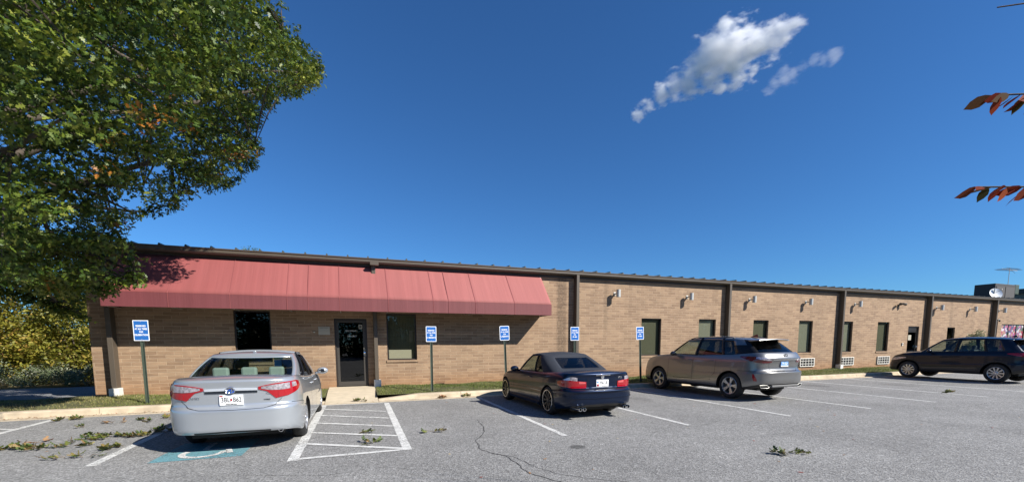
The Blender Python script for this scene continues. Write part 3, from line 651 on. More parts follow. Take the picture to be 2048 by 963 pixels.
# ------------------------------------------------------------------ cars
def cr(pts, sub):
    P=np.array(pts,float); out=[]
    n=len(P)
    for i in range(n-1):
        p0=P[i-1] if i>0 else 2*P[0]-P[1]; p1=P[i]; p2=P[i+1]; p3=P[i+2] if i+2<n else 2*P[-1]-P[-2]
        for k in range(sub):
            t=k/sub; out.append(.5*((2*p1)+(-p0+p2)*t+(2*p0-5*p1+4*p2-p3)*t*t+(-p0+3*p1-3*p2+p3)*t**3))
    out.append(P[-1]); return np.array(out)
def itp(tab):
    t=cr(tab,8); xs=t[:,0]; ys=t[:,1]; return lambda y: np.interp(y,xs,ys)
class Car:
    def __init__(s, sp, root):
        s.sp=sp; s.root=root; s.body_mesh()
    def ringpts(s,H): return np.vstack([H, (H*[-1,1])[-2:0:-1]])
    def body_mesh(s):
        sp=s.sp; L_=sp['L']; H=cr(sp['plan'],5); s.H=H; ring=s.ringpts(H); n=len(ring); s.tz=itp(sp['top']); s.bz=itp(sp['bottom']); crown=itp(sp['crown'])
        lv=cr(sp['levels'],3)       # t, dyr, dyf, ws
        fr=lambda y: np.clip(1-y/.9,0,1)**1.5; ff=lambda y: np.clip(1-(L_-y)/.9,0,1)**1.5
        rings=[]
        for t,a,b,w in lv:
            Y=ring[:,1]+a*fr(ring[:,1])-b*ff(ring[:,1]); X=ring[:,0]*w; z=s.bz(Y)+t*(s.tz(Y)-s.bz(Y)); rings.append(np.stack([X,Y,z],1))
        last=rings[-1]; X0,Y0=last[:,0],last[:,1]
        for f in (.985,.95,.88,.75,.55,.3,0):
            Y=Y0+(1-f)*sp.get('er',.25)*fr(Y0)-(1-f)*sp.get('ef',.35)*ff(Y0)
            rings.append(np.stack([X0*f,Y,s.tz(Y)+crown(Y)*(1-f**2)],1))
        bot=rings[0]; pre=[]
        for f in (0,.5):
            Y=bot[:,1]+(1-f)*.2*fr(bot[:,1])-(1-f)*.2*ff(bot[:,1]); pre.append(np.stack([bot[:,0]*f,Y,bot[:,2]],1))
        rings=pre+rings; V=np.vstack(rings); F=[]
        for i in range(len(rings)-1):
            for k in range(n): F.append((i*n+k,i*n+(k+1)%n,(i+1)*n+(k+1)%n,(i+1)*n+k))
        bm=bmesh.new(); vs=[bm.verts.new(v) for v in V]
        for f in F: bm.faces.new([vs[i] for i in f])
        bmesh.ops.remove_doubles(bm,verts=bm.verts,dist=.0004); bmesh.ops.dissolve_degenerate(bm,edges=bm.edges,dist=.0003); bmesh.ops.recalc_face_normals(bm,faces=bm.faces)
        me=bpy.data.meshes.new('body'); bm.to_mesh(me); s.bvh=BVHTree.FromBMesh(bm); bm.free()
        for m in (sp['paint'],M['black'],sp.get('lower',M['plastic'])): me.materials.append(m)
        # dark sill / lower cladding by height
        lo=sp.get('cladz',.0)
        for p in me.polygons:
            c=p.center; t=(c.z-float(s.bz(c.y)))/(float(s.tz(c.y))-float(s.bz(c.y)))
            if t<lo or p.normal.z<-.8: p.material_index=2
            for ya in (sp['ra'],sp['fa']):
                if sp.get('arch') and abs(c.x)>sp['W']/2-.25 and math.hypot(c.y-ya,c.z-sp['wr'])<sp['ar']+sp['arch']: p.material_index=2
        o=link('body',me,s.root); s.body=o
        mb=MB()
        for ya in (sp['ra'],sp['fa']):
            for sd in (-1,1):
                w=sp['W']/2; x0,x1=sorted((sd*(w-.34),sd*(w+.2))); n_=40
                vs=[(x,ya+sp['ar']*math.cos(2*math.pi*k/n_),sp['wr']+sp['ar']*math.sin(2*math.pi*k/n_)) for x in (x0,x1) for k in range(n_)]
                mb.add(vs,[(k,(k+1)%n_,n_+(k+1)%n_,n_+k) for k in range(n_)]+[tuple(range(n_))[::-1],tuple(range(n_,2*n_))],1)
        c=mb.build('cutter',[sp['paint'],M['black'],M['black']],None)
        bo=o.modifiers.new('b','BOOLEAN'); bo.operation='DIFFERENCE'; bo.object=c; bo.solver='EXACT'
        try: bo.material_mode='INDEX'
        except Exception: pass
        dg=bpy.context.evaluated_depsgraph_get(); me2=bpy.data.meshes.new_from_object(o.evaluated_get(dg)); o.modifiers.clear(); o.data=me2; bpy.data.objects.remove(c)
        me2.shade_smooth(); me2.set_sharp_from_angle(angle=R(38))
        # arc length of outline at mid level
        P=H.copy(); d=np.concatenate([[0],np.cumsum(np.hypot(*(np.diff(P,axis=0).T)))]); s.arcl=d; s.arcp=P
    def wrap(s, q, z, off=.004):
        sg=1 if q>=0 else -1; a=abs(q); d=s.arcl; P=s.arcp
        x=np.interp(a,d,P[:,0]); y=np.interp(a,d,P[:,1]); x2=np.interp(a+.03,d,P[:,0]); y2=np.interp(a+.03,d,P[:,1]); x1=np.interp(max(0,a-.03),d,P[:,0]); y1=np.interp(max(0,a-.03),d,P[:,1])
        tx,ty=x2-x1,y2-y1; l=math.hypot(tx,ty); nx,ny=ty/l,-tx/l
        nx*=sg; x*=sg
        o=Vector((x+nx*.5,y+ny*.5,z)); dr_=Vector((-nx,-ny,0))
        h=s.bvh.ray_cast(o,dr_,1.2)
        if h[0] is None: return Vector((x,y,z)),Vector((nx,ny,0))
        nn=h[1]; 
        if nn.dot(dr_)>0: nn=-nn
        nn=(nn*.5+Vector((nx,ny,0))*.5).normalized()
        return h[0]+nn*off,nn
    def patch(s,name,cols,mat,parent=None,rows=5,off=.006,smooth=True,step=.03):
        C=[]; 
        for a,b in zip(cols[:-1],cols[1:]):
            n=max(1,int(abs(b[0]-a[0])/step))
            for k in range(n): t=k/n; C.append([a[i]+(b[i]-a[i])*t for i in range(3)])
        C.append(list(cols[-1])); V=[];Vi=[]
        for q,z0,z1 in C:
            for r in range(rows+1):
                z=z0+(z1-z0)*r/rows; p,nn=s.wrap(q,z,off); V.append(p); Vi.append(p-nn*(off+.02))
        n=len(C); m=rows+1; F=[(i*m+r,(i+1)*m+r,(i+1)*m+r+1,i*m+r+1) for i in range(n-1) for r in range(rows)]
        b=len(V); edge=[i*m for i in range(n)]+[(n-1)*m+r for r in range(1,m)]+[i*m+rows for i in range(n-2,-1,-1)]+[r for r in range(rows-1,0,-1)]
        F+=[(edge[k],edge[(k+1)%len(edge)],b+edge[(k+1)%len(edge)],b+edge[k]) for k in range(len(edge))]
        o=mesh(name,V+Vi,F,mat,parent or s.root,smooth=50 if smooth else None)
        bm=bmesh.new(); bm.from_mesh(o.data); bmesh.ops.recalc_face_normals(bm,faces=bm.faces); bmesh.ops.delete(bm,geom=[v for v in bm.verts if not v.link_faces],context='VERTS'); bm.to_mesh(o.data); bm.free()
        return o
    def seam(s,mbv,pts,w=.007,off=.0015):
        P=[]
        for a,b in zip(pts[:-1],pts[1:]):
            n=max(1,int(math.hypot(b[0]-a[0],b[1]-a[1])/.04))
            P+=[(a[0]+(b[0]-a[0])*k/n,a[1]+(b[1]-a[1])*k/n) for k in range(n)]
        P.append(pts[-1]); vs=[]
        for i,p in enumerate(P):
            q=P[min(i+1,len(P)-1)]; r=P[max(i-1,0)]; d=Vector((q[0]-r[0],q[1]-r[1])); 
            if d.length==0: continue
            d.normalize(); n_=(-d.y*w/2,d.x*w/2)
            vs+=[s.wrap(p[0]+n_[0],p[1]+n_[1],off)[0],s.wrap(p[0]-n_[0],p[1]-n_[1],off)[0]]
        mbv.add(vs,[(2*i,2*i+1,2*i+3,2*i+2) for i in range(len(vs)//2-1)])
    def cabin(s):
        sp=s.sp; cols=sp['cabin']; sub=4; B=cr([c['b'] for c in cols],sub); T=cr([c['t'] for c in cols],sub); segs=[c['s'] for c in cols[:-1] for _ in range(sub)]
        rz=itp(sp['roofz']); vl=[0,.05,.14,.24,.36,.48,.6,.72,.82,.9,.955,1]
        nC=len(B); cols_=[]
        for j in range(nC):
            b=B[j]; t=T[j]; zb_=float(s.tz(b[1]))-.012; zt_=float(rz(t[1])); P=[]
            for v in vl:
                p=np.array([b[0]+(t[0]-b[0])*v,b[1]+(t[1]-b[1])*v]); bul=sp.get('bulge',.03)*4*v*(1-v)
                lx=abs(b[0])/max(.01,B[:,0].max()); p[0]+=bul*lx; 
                if j<nC*.3: p[1]-=bul*(1-lx)*1.2
                elif j>nC*.7: p[1]+=bul*(1-lx)*1.6
                P.append((p[0],p[1],zb_+(zt_-zb_)*v))
            cols_.append(P)
        cols_=np.array(cols_); mirror=cols_[-2:0:-1].copy(); mirror[:,:,0]*=-1; ring=np.concatenate([cols_,mirror]); n=len(ring); m=len(vl)
        seg_all=segs+segs[::-1]; side=[1]*len(segs)+[-1]*len(segs)
        # roof
        rr=[]; top=ring[:,-1]; rc=sp.get('rc',.045)
        for f in (.95,.85,.7,.5,.25,0):
            X=top[:,0]*f; ym=(top[:,1].min()+top[:,1].max())/2; Y=ym+(top[:,1]-ym)*(1-(1-f)*.12); Z=top[:,2]+rc*(1-f**2)
            rr.append(np.stack([X,Y,Z],1))
        V=[tuple(p) for c in ring for p in c]; F=[];fm=[]; gl={}
        rng_=sp['glass']   # name: (v0idx,v1idx,mat)
        slot={'P':0,'K':1,'R':2}
        for j in range(n):
            sg=seg_all[j]; j2=(j+1)%n
            for r in range(m-1):
                f=(j*m+r,j2*m+r,j2*m+r+1,j*m+r+1)
                if sg in rng_ and rng_[sg][0]<=r<rng_[sg][1]:
                    key=(sg,0 if rng_[sg][3] else side[j]); gl.setdefault(key,[]).append(f)
                elif sg in rng_: F.append(f); fm.append(slot[rng_[sg][4]] if r<m-3 else slot[rng_[sg][5]])
                elif sg=='PK': F.append(f); fm.append(1 if r<6 else 0)
                else: F.append(f); fm.append(slot[sg])
        base=len(V)
        for r_ in rr: V+= [tuple(p) for p in r_]
        for j in range(n):
            j2=(j+1)%n; F.append((j*m+m-1,j2*m+m-1,base+j2,base+j)); fm.append(2)
            for i in range(len(rr)-1): F.append((base+i*n+j,base+i*n+j2,base+(i+1)*n+j2,base+(i+1)*n+j)); fm.append(2)
        me=bpy.data.meshes.new('roof'); me.from_pydata([tuple(map(float,v)) for v in V],[],F)
        for mt in (sp['paint'],M['pillar'],sp.get('roofmat',sp['paint'])): me.materials.append(mt)
        me.polygons.foreach_set('material_index',fm)
        bm=bmesh.new(); bm.from_mesh(me); bmesh.ops.remove_doubles(bm,verts=bm.verts,dist=.0004); bmesh.ops.dissolve_degenerate(bm,edges=bm.edges,dist=.0003); bmesh.ops.recalc_face_normals(bm,faces=bm.faces); bm.to_mesh(me); bm.free()
        me.shade_smooth(); me.set_sharp_from_angle(angle=R(50)); o=link('roof',me,s.root); sd=o.modifiers.new('t','SOLIDIFY'); sd.thickness=.022; sd.offset=-1; s.roof=o
        for (sg,sdn),fs in gl.items():
            used=sorted({i for f in fs for i in f}); mp={u:k for k,u in enumerate(used)}
            cen=np.mean([V[u] for u in used],axis=0)
            VV=[V[u] for u in used]
            nm={'rear':'rear_window','wind':'windshield'}.get(sg,'side_window')
            o=mesh(nm,VV,[tuple(mp[i] for i in f) for f in fs],rng_[sg][2],s.root,smooth=True)
            bm=bmesh.new(); bm.from_mesh(o.data); bmesh.ops.recalc_face_normals(bm,faces=bm.faces)
            bm.normal_update(); c=Vector((0,(B[:,1].min()+B[:,1].max())/2,1.1))
            sm=sum(((f.calc_center_median()-c).dot(f.normal) for f in bm.faces))
            if sm<0: bmesh.ops.reverse_faces(bm,faces=bm.faces)
            bm.normal_update()
            for v in bm.verts: v.co-=v.normal*.006
            bm.to_mesh(o.data); bm.free()
        # dark shelf / dash sheet
        bb=np.array([ring[j][0] for j in range(n)]); 
        sh=[(p[0]*.965,p[1]+(.05 if p[1]<(bb[:,1].min()+bb[:,1].max())/2 else -.06),float(s.tz(p[1]))+float(itp(sp['crown'])(p[1]))*.2+.006) for p in bb]
        mbx=MB(); h=len(sh)
        half=len(B); 
        for k in range(half-1):
            a,b_=sh[k],sh[k+1]; 
            mbx.add([(a[0],a[1],a[2]),(b_[0],b_[1],b_[2]),(-b_[0],b_[1],b_[2]),(-a[0],a[1],a[2])],[(0,1,2,3)])
        mbx.build('interior',M['interior'],s.root,recalc=False)
    def wheels(s,style):
        sp=s.sp; w=sp['W']/2; r=sp['wr']; tw=sp.get('tw',.22); rr_=sp['rimr']
        k=0
        for ya in (sp['ra'],sp['fa']):
            for sd in (-1,1):
                wh=empty('wheel',(0,0,0)); wh.parent=s.root; wh.location=(sd*(w-.015-sp.get('inset',.02)),ya,r); wh.rotation_euler=(0,0,0 if sd>0 else math.pi)
                k+=1
                if k<=2 or True:
                    mb=MB(); prof=[(-tw,rr_),(-tw-.002,rr_+.02),(-tw+.01,r-.03),(-tw+.035,r-.006),(-tw*.7,r),(-tw*.3,r),(-.035,r-.006),(-.008,r-.03),(-.0,rr_+.03),(-.008,rr_+.006),(-.015,rr_-.004)]
                    mb.lathe(prof,48,'x'); mb.build('tyre',M['tyre'],wh,smooth=40)
                    mb=MB(); mb.lathe([(-.004,rr_+.004),(.001,rr_-.002),(-.004,rr_-.016),(-.03,rr_-.022),(-.14,rr_-.03),(-tw,rr_-.01)],48,'x')
                    n_,w0,w1,tw_=style['n'],style['w0'],style['w1'],style.get('twin',0)
                    for i in range(n_):
                        for t_ in ((-tw_,tw_) if tw_ else (0,)):
                            a=2*math.pi*i/n_; 
                            ca,sa=math.cos(a),math.sin(a); ca2,sa2=math.cos(a+t_),math.sin(a+t_)
                            def pt(x,rad,off,c,s_): return (x,rad*c-off*s_,rad*s_+off*c)
                            r0,r1=.05,rr_-.012; x0,x1=-.022,-.008
                            vs=[pt(x0,r0,-w0,ca,sa),pt(x0,r0,w0,ca,sa),pt(x1,r1,w1,ca2,sa2),pt(x1,r1,-w1,ca2,sa2),pt(x0-.035,r0,-w0*1.2,ca,sa),pt(x0-.035,r0,w0*1.2,ca,sa),pt(x1-.04,r1,w1*1.2,ca2,sa2),pt(x1-.04,r1,-w1*1.2,ca2,sa2)]
                            mb.add(vs,[(0,1,2,3),(0,3,7,4),(1,5,6,2),(0,4,5,1),(3,2,6,7)])
                    mb.lathe([(-.05,.075),(-.02,.07),(-.012,.055),(-.014,.032),(-.006,.028),(-.004,0)],20,'x')
                    rim=mb.build('rim',style['mat'],wh,smooth=35)
                    mb=MB(); mb.lathe([(-.075,.02),(-.075,rr_*.72),(-.09,rr_*.72)],32,'x'); mb.build('brake_disc',M['disc'],wh)
                    mb=MB(); mb.lathe([(-.12,0),(-.12,rr_-.02)],32,'x'); mb.build('wheel_backing',M['black'],wh)
                    if style.get('lip'):
                        mb=MB(); mb.lathe([(.004,rr_-.012),(.006,rr_-.004),(.003,rr_+.006)],48,'x'); mb.build('rim_lip',style['lip'],wh,smooth=40)
    def at(s,q,z,off=0): p,n=s.wrap(q,z,off); return p,n
    def plate(s,z,text,kind,w=.305,h=.152,q=0,rot=0):
        p,n=s.at(q,z,.012); Mx=Matrix.Translation(p)@Matrix.Rotation(rot,4,'Y')
        mb=MB(); mb.box(-w/2,w/2,-.004,.012,-h/2,h/2,0,Mx); o=mb.build('licence_plate',M['signwhite'] if kind!='blue' else M['plateblue'],s.root,bevel=.003)
        def T(t,size,mat,x,zz,fit): return text_mesh('plate_lettering',t,size,mat,o,Mx@face_south(x,-.0052,zz),fit=fit,extrude=.0006,bold=.0012)
        if kind=='md':
            T(text[0],.10,M['dark'],-.072,.003,.115); T(text[1],.10,M['dark'],.078,.003,.105)
            mb=MB(); mb.box(-.012,.012,-.0062,-.005,-.015,.022,0,Mx); mb.build('plate_emblem',M['red'],o)
            T('MARYLAND.GOV',.02,M['dark'],0,-.062,.15)
            mb=MB(); mb.box(-.145,-.105,-.006,-.005,.052,.072,0,Mx); mb.build('plate_sticker',M['red'],o)
        elif kind=='md2':
            T(text,.085,M['dark'],.03,.01,.19)
            mb=MB(); mb.box(-.14,-.09,-.0062,-.005,-.065,-.02,0,Mx); mb.build('plate_sticker',M['red'],o)
            mb=MB(); mb.box(-.14,-.10,-.0062,-.005,.01,.04,0,Mx); mb.build('plate_emblem',M['plateblue'],o)
            mb=MB(); mb.box(-.02,.14,-.0062,-.005,-.062,-.052,0,Mx); mb.build('frame_line',M['dark'],o)
        else:
            mb=MB(); mb.box(-w/2+.01,w/2-.01,-.006,-.0045,-h/2+.006,-h/2+.035,0,Mx); mb.build('plate_band',M['signwhite'],o)
            T(text,.085,M['signwhite'],0,.01,.22)
            mb=MB()
            for a,b,c,d in ((-w/2,w/2,h/2-.008,h/2),(-w/2,w/2,-h/2,-h/2+.006),(-w/2,-w/2+.008,-h/2,h/2),(w/2-.008,w/2,-h/2,h/2)): mb.box(a,b,-.0075,-.0045,c,d,0,Mx)
            mb.build('plate_frame',M['chrome'],o)
        return o
    def badge_text(s,q,z,t,size,fit,mat):
        p,n=s.at(q,z,.004); ang=math.atan2(n.x,-n.y)
        return text_mesh('badge_lettering',t,size,mat,s.root,Matrix.Translation(p)@Matrix.Rotation(-ang if False else math.atan2(n.x,-n.y),4,'Z')@Matrix.Rotation(R(90),4,'X'),fit=fit,extrude=.002)
    def mirror(s,y,z,mat,w=.20,fold=0):
        for sd in (-1,1):
            x=sd*(s.sp['W']/2-.04)
            mb=MB(); mb.ball((x+sd*.13,y,z),(.115,.075,.075),8); mb.tube([(x-sd*.03,y+.02,z-.05),(x+sd*.08,y,z-.03)],[.025,.03],8)
            mi=mb.build('side_mirror',mat,s.root,smooth=True)
            mb=MB(); mb.ball((x+sd*.13,y-.012,z),(.095,.068,.058),8); mb.build('mirror_glass',M['gloss'],mi,smooth=True)
    def handle(s,ys,z,mat):
        w=s.sp['W']/2
        for sd in (-1,1):
            for y in ys:
                q=None
                i=np.argmin(np.abs(s.arcp[:,1]-y)+ (s.arcp[:,0]<.5)*9); p,n=s.wrap(sd*s.arcl[i],z,.012)
                mb=MB(); mb.tube([(p.x-sd*.01,p.y-.10,p.z),(p.x+sd*.012,p.y-.06,p.z+.004),(p.x+sd*.012,p.y+.06,p.z+.004),(p.x-sd*.01,p.y+.10,p.z)],[.010,.013,.013,.010],8); mb.build('door_handle',mat,s.root,smooth=True)
    def sq(s,y):
        return float(np.interp(y, s.arcp[:,1][len(s.arcp)//20:], s.arcl[len(s.arcp)//20:]))
def seats(root,rows,mat,hz,fz):
    for y,xs_,zt_ in rows:
        for x in xs_:
            mb=MB(); mb.box(x-.23,x+.23,y-.07,y+.07,.6,zt_-.14); st=mb.build('seat',mat,root,bevel=.04)
            mb=MB(); mb.box(x-.12,x+.12,y-.05,y+.05,zt_-.13,zt_+.03); mb.build('headrest',mat,st,bevel=.035)

# --- silver sedan
def paint(name,c,metal=.75,rough=.35): return pm(name,c,rough,metal=metal,coat=1,coatr=.02)
car1=empty('parked_car',(0,0,0),0,'silver four door sedan parked in the disabled bay, seen from behind','car')
W=1.82; w=W/2
spec1=dict(L=4.80,W=W,ra=1.06,fa=3.84,wr=.335,ar=.375,rimr=.215,paint=paint('silver_paint',(.425,.455,.485),.5,.28),
 plan=[(0,0),(.35,.02),(.62,.07),(.80,.20),(.885,.42),(.905,.8),(.91,1.5),(.91,2.4),(.905,3.3),(.89,3.9),(.83,4.3),(.70,4.58),(.45,4.74),(0,4.80)],
 bottom=[(-.1,.31),(.25,.29),(.7,.20),(1.4,.19),(3.5,.19),(4.2,.2),(4.9,.24)],
 top=[(-.1,1.10),(.05,1.10),(.35,1.11),(.7,1.11),(1.2,1.07),(2.2,1.0),(3.2,.97),(3.7,.95),(4.2,.84),(4.6,.72),(4.9,.66)],
 crown=[(-.1,.01),(.3,.025),(.7,.03),(1.2,.03),(3.0,.03),(3.6,.05),(4.2,.07),(4.9,.05)],
 levels=[(0,.03,.05,.95),(.06,.0,.02,.975),(.2,.0,.0,.99),(.40,0,0,1.0),(.47,.02,0,1.0),(.52,.075,.02,.995),(.65,.075,.03,.99),(.80,.07,.06,.975),(.92,.055,.10,.945),(.97,.05,.12,.92),(1.0,.075,.13,.885)],
 er=.30,ef=.4,
 cabin=[dict(b=(0,.58),t=(0,1.44),s='rear'),dict(b=(.46,.62),t=(.40,1.46),s='rear'),dict(b=(.72,.72),t=(.60,1.53),s='P'),dict(b=(.785,.92),t=(.635,1.64),s='P'),dict(b=(.80,1.12),t=(.635,1.76),s='q'),dict(b=(.80,1.55),t=(.615,1.95),s='K'),dict(b=(.80,1.60),t=(.615,1.98),s='r'),dict(b=(.805,2.42),t=(.62,2.38),s='K'),dict(b=(.805,2.50),t=(.62,2.45),s='f'),dict(b=(.79,3.35),t=(.60,2.85),s='P'),dict(b=(.73,3.50),t=(.54,2.95),s='wind'),dict(b=(.40,3.74),t=(.3,3.03),s='wind'),dict(b=(0,3.80),t=(0,3.06),s='wind')],
 roofz=[(1.4,1.42),(1.6,1.44),(2.0,1.46),(2.5,1.46),(2.9,1.42),(3.2,1.38)],rc=.04)
spec1['glass']={'rear':(1,9,M['car_glass'],True,'P','P'),'q':(1,9,M['car_glass_tint'],False,'K','P'),'r':(1,9,M['car_glass_tint'],False,'K','P'),'f':(1,9,M['car_glass_tint'],False,'K','P'),'wind':(1,10,M['car_glass'],True,'K','P')}
c=Car(spec1,car1); c.cabin(); c.wheels(dict(n=10,w0=.014,w1=.018,mat=M['wheel_silver']))
for sd in (-1,1):
    t=c.patch('tail_light',[(sd*.36,.945,.985),(sd*.47,.915,1.01),(sd*.60,.80,1.03),(sd*.80,.83,1.045),(sd*1.02,.90,1.05),(sd*1.13,.96,1.04)],M['red'],rows=6,off=.012)
    c.patch('clear_lens',[(sd*.40,.955,.985),(sd*.52,.93,1.005),(sd*.66,.925,1.018),(sd*.84,.935,1.028)],M['clearlens'],t,rows=3,off=.016)
    c.patch('clear_lens',[(sd*.89,.955,1.03),(sd*1.0,.965,1.03)],M['clearlens'],t,rows=3,off=.016)
    c.patch('reflector',[(sd*.64,.815,.90),(sd*.78,.835,.90)],M['red'],t,rows=3,off=.017)
c.patch('chrome_strip',[(-.345,.935,.965),(0,.94,.975),(.345,.935,.965)],pm('trim_sky_reflection',(.75,.80,.86),.3,metal=.5),rows=3,off=.014); c.patch('chrome_strip',[(-.345,.90,.932),(0,.90,.937),(.345,.90,.932)],pm('trim_dark_reflection',(.10,.12,.15),.15,metal=1),rows=3,off=.012)  # bright sky reflection above and dark one below put into the trim colours
p,n_=c.at(0,.945,.026); mb=MB()
mb.lathe([(0,0),(0,.052)],24,'y',(p.x,p.y-.004,p.z),mi=1); 
for rx,rz_ in ((.062,.044),(.024,.042),(.05,.018)):
    k=28; q=[(p.x+rx*math.cos(2*math.pi*i/k),p.y-.010,p.z+rz_*math.sin(2*math.pi*i/k)+(.012 if rz_==.018 else 0)) for i in range(k+1)]; mb.tube(q,.0055,5)
mb.build('badge',[M['chrome'],pm('badge_blue',(.02,.08,.4),.3)],car1,smooth=40)
c.plate(.80,('3BL','B62'),'md')
c.badge_text(-.50,.835,'CAMRY',.05,.17,M['chrome']); c.badge_text(.50,.875,'XLE',.045,.085,M['chrome']); c.badge_text(.47,.785,'HYBRID',.03,.085,M['gloss'])
mb=MB(); c.seam(mb,[(-.70,.80),(-.58,.70),(-.42,.665),(0,.655),(.42,.665),(.58,.70),(.70,.80)])
for sd in (-1,1):
    c.seam(mb,[(sd*.86,.72),(sd*1.2,.70),(sd*1.36,.66)]); 
    for y in (1.72,2.50,3.42): q=c.sq(y); c.seam(mb,[(sd*q,.93),(sd*(q+.02),.6),(sd*(q+(.0 if y>2 else .12)),.28)])
mb.build_each('panel_gap',M['black'],car1,recalc=False)
c.patch('lower_valance',[(-.50,.285,.33),(0,.29,.345),(.50,.285,.33)],M['plastic'],rows=2,off=.004)
mb=MB(); mb.tube([(.62,.12,.30),(.62,.5,.30)],.036,14,cap=False); mb.lathe([(0,.026),(.001,.036)],14,'y',(.62,.118,.30)); mb.build('exhaust_pipe',M['chrome'],car1,smooth=40)
c.mirror(3.12,1.03,spec1['paint']); c.handle((1.95,2.85),.87,spec1['paint'])
seats(car1,((1.20,(-.42,0,.42),1.20),),M['seatlight'],0,0); seats(car1,((2.35,(-.38,.38),1.28),),M['seatdark'],0,0)
mb=MB(); mb.box(.30,.42,1.70,1.705,1.21,1.33); o=mb.build('mirror_tag',pm('tag_blue',(.03,.22,.65),.5),car1); mb=MB(); mb.box(.30,.44,1.71,1.715,1.335,1.40); mb.build('window_sticker',pm('sticker_green',(.30,.60,.50),.5),car1)
mb=MB(); mb.box(-.02,.03,1.62,1.70,1.475,1.505); mb.build('roof_antenna',spec1['paint'],car1,bevel=.01)
mb=MB(); mb.box(-.62,.62,.35,4.3,.20,.30); mb.build('underbody',M['black'],car1)
car1.location=(-1.73,7.22,0); car1.rotation_euler=(0,0,R(-1.2))

# --- navy convertible
car2=empty('parked_car',(0,0,0),0,'navy blue two door convertible with its dark soft top up','car')
fabric=pm('soft_top_fabric',(.018,.022,.032),.85,bump=.2,bscale=150)
W=1.78
spec2=dict(L=4.49,W=W,ra=.98,fa=3.71,wr=.325,ar=.352,rimr=.238,tw=.24,inset=.0,paint=pm('navy_paint',(.0015,.010,.036),.30,metal=.5,coat=.55,spec=.3,coatr=.02),roofmat=fabric,
 plan=[(0,0),(.35,.015),(.62,.06),(.79,.18),(.86,.38),(.885,.75),(.89,1.2),(.865,2.0),(.87,3.0),(.885,3.7),(.84,4.05),(.70,4.33),(.42,4.46),(0,4.49)],
 bottom=[(-.1,.28),(.25,.24),(.7,.17),(1.4,.15),(3.2,.15),(4.0,.17),(4.6,.20)],
 top=[(-.1,.975),(.06,.975),(.35,.985),(.9,.965),(1.6,.93),(2.6,.905),(3.1,.89),(3.6,.84),(4.0,.76),(4.3,.66),(4.6,.60)],
 crown=[(-.1,.01),(.3,.03),(.9,.03),(1.6,.01),(2.8,.02),(3.4,.05),(4.0,.06),(4.6,.03)],
 levels=[(0,.10,.05,.93),(.08,.02,.02,.98),(.25,.0,.0,1.0),(.40,-.005,0,.995),(.44,-.03,0,.99),(.49,-.03,0,.99),(.53,.04,.01,.985),(.58,.09,.02,.985),(.75,.085,.06,.985),(.88,.085,.10,.965),(.96,.06,.14,.93),(1.0,.075,.16,.885)],
 er=.22,ef=.4,
 cabin=[dict(b=(0,.80),t=(0,1.56),s='rear'),dict(b=(.50,.82),t=(.42,1.57),s='R'),dict(b=(.66,.87),t=(.52,1.62),s='R'),dict(b=(.745,1.05),t=(.585,1.74),s='R'),dict(b=(.755,1.45),t=(.60,1.88),s='q'),dict(b=(.745,1.92),t=(.585,2.0),s='K'),dict(b=(.745,1.96),t=(.585,2.03),s='f'),dict(b=(.74,2.92),t=(.565,2.42),s='P'),dict(b=(.68,3.03),t=(.51,2.50),s='wind'),dict(b=(.4,3.22),t=(.3,2.58),s='wind'),dict(b=(0,3.28),t=(0,2.60),s='wind')],
 roofz=[(1.5,1.29),(1.8,1.335),(2.1,1.35),(2.5,1.33),(2.7,1.30)],rc=.045)
spec2['glass']={'rear':(3,9,M['car_glass_tint'],True,'R','R'),'q':(1,9,M['car_glass_tint'],False,'K','R'),'f':(1,9,M['car_glass'],False,'K','R'),'wind':(1,10,M['car_glass'],True,'K','P')}
c=Car(spec2,car2); c.cabin(); c.wheels(dict(n=10,w0=.012,w1=.014,twin=.06,mat=M['wheel_dark'],lip=M['chrome']))
for sd in (-1,1):
    t=c.patch('tail_light',[(sd*.40,.665,.80),(sd*.58,.665,.815),(sd*.75,.665,.83),(sd*.90,.69,.84),(sd*1.10,.70,.82),(sd*1.17,.74,.80)],M['red'],rows=5,off=.012)
    c.patch('clear_lens',[(sd*.62,.82,.885),(sd*.70,.825,.905),(sd*.82,.835,.90),(sd*.98,.835,.85)],M['clearlens'],t,rows=3,off=.014)
    c.patch('reflector',[(sd*.42,.76,.795),(sd*.58,.76,.81)],pm('pink_lens',(.6,.10,.10),.2,coat=1),t,rows=2,off=.016)
    for x in (.50,.60):
        mb=MB(); mb.tube([(sd*x,-.035,.235),(sd*x,.35,.235)],.038,14,cap=False); mb.lathe([(0,.027),(.002,.039)],14,'y',(sd*x,-.036,.235)); mb.lathe([(0,0),(0,.03)],14,'y',(sd*x,.02,.235),1); mb.build('exhaust_pipe',[M['chrome'],M['black']],car2,smooth=40)
rec=c.patch('plate_recess',[(-.33,.67,.845),(-.30,.67,.86),(.30,.67,.86),(.33,.67,.845)],spec2['paint'],rows=4,off=.002)
c.patch('chrome_strip',[(-.33,.668,.675),(.33,.668,.675)],M['chrome'],rec,rows=1,off=.010)
c.patch('chrome_strip',[(-.18,.928,.945),(.18,.928,.945)],M['chrome'],rows=2,off=.014)
p,n_=c.at(0,.893,.012); mb=MB(); mb.lathe([(0,.0),(.001,.040),(-.006,.041)],24,'y',(p.x,p.y,p.z)); mb.build('badge',M['chrome'],car2,smooth=40)
c.plate(.762,'9567 3B','md2',q=.0,rot=R(1))
c.badge_text(.47,.87,'M3',.06,.10,M['chrome'])
c.patch('bumper_strip',[(-.9,.455,.478),(0,.45,.475),(.9,.455,.478)],spec2['paint'],rows=3,off=.016)
c.patch('lower_valance',[(-.44,.235,.31),(0,.235,.32),(.44,.235,.31)],M['plastic'],rows=2,off=.004)
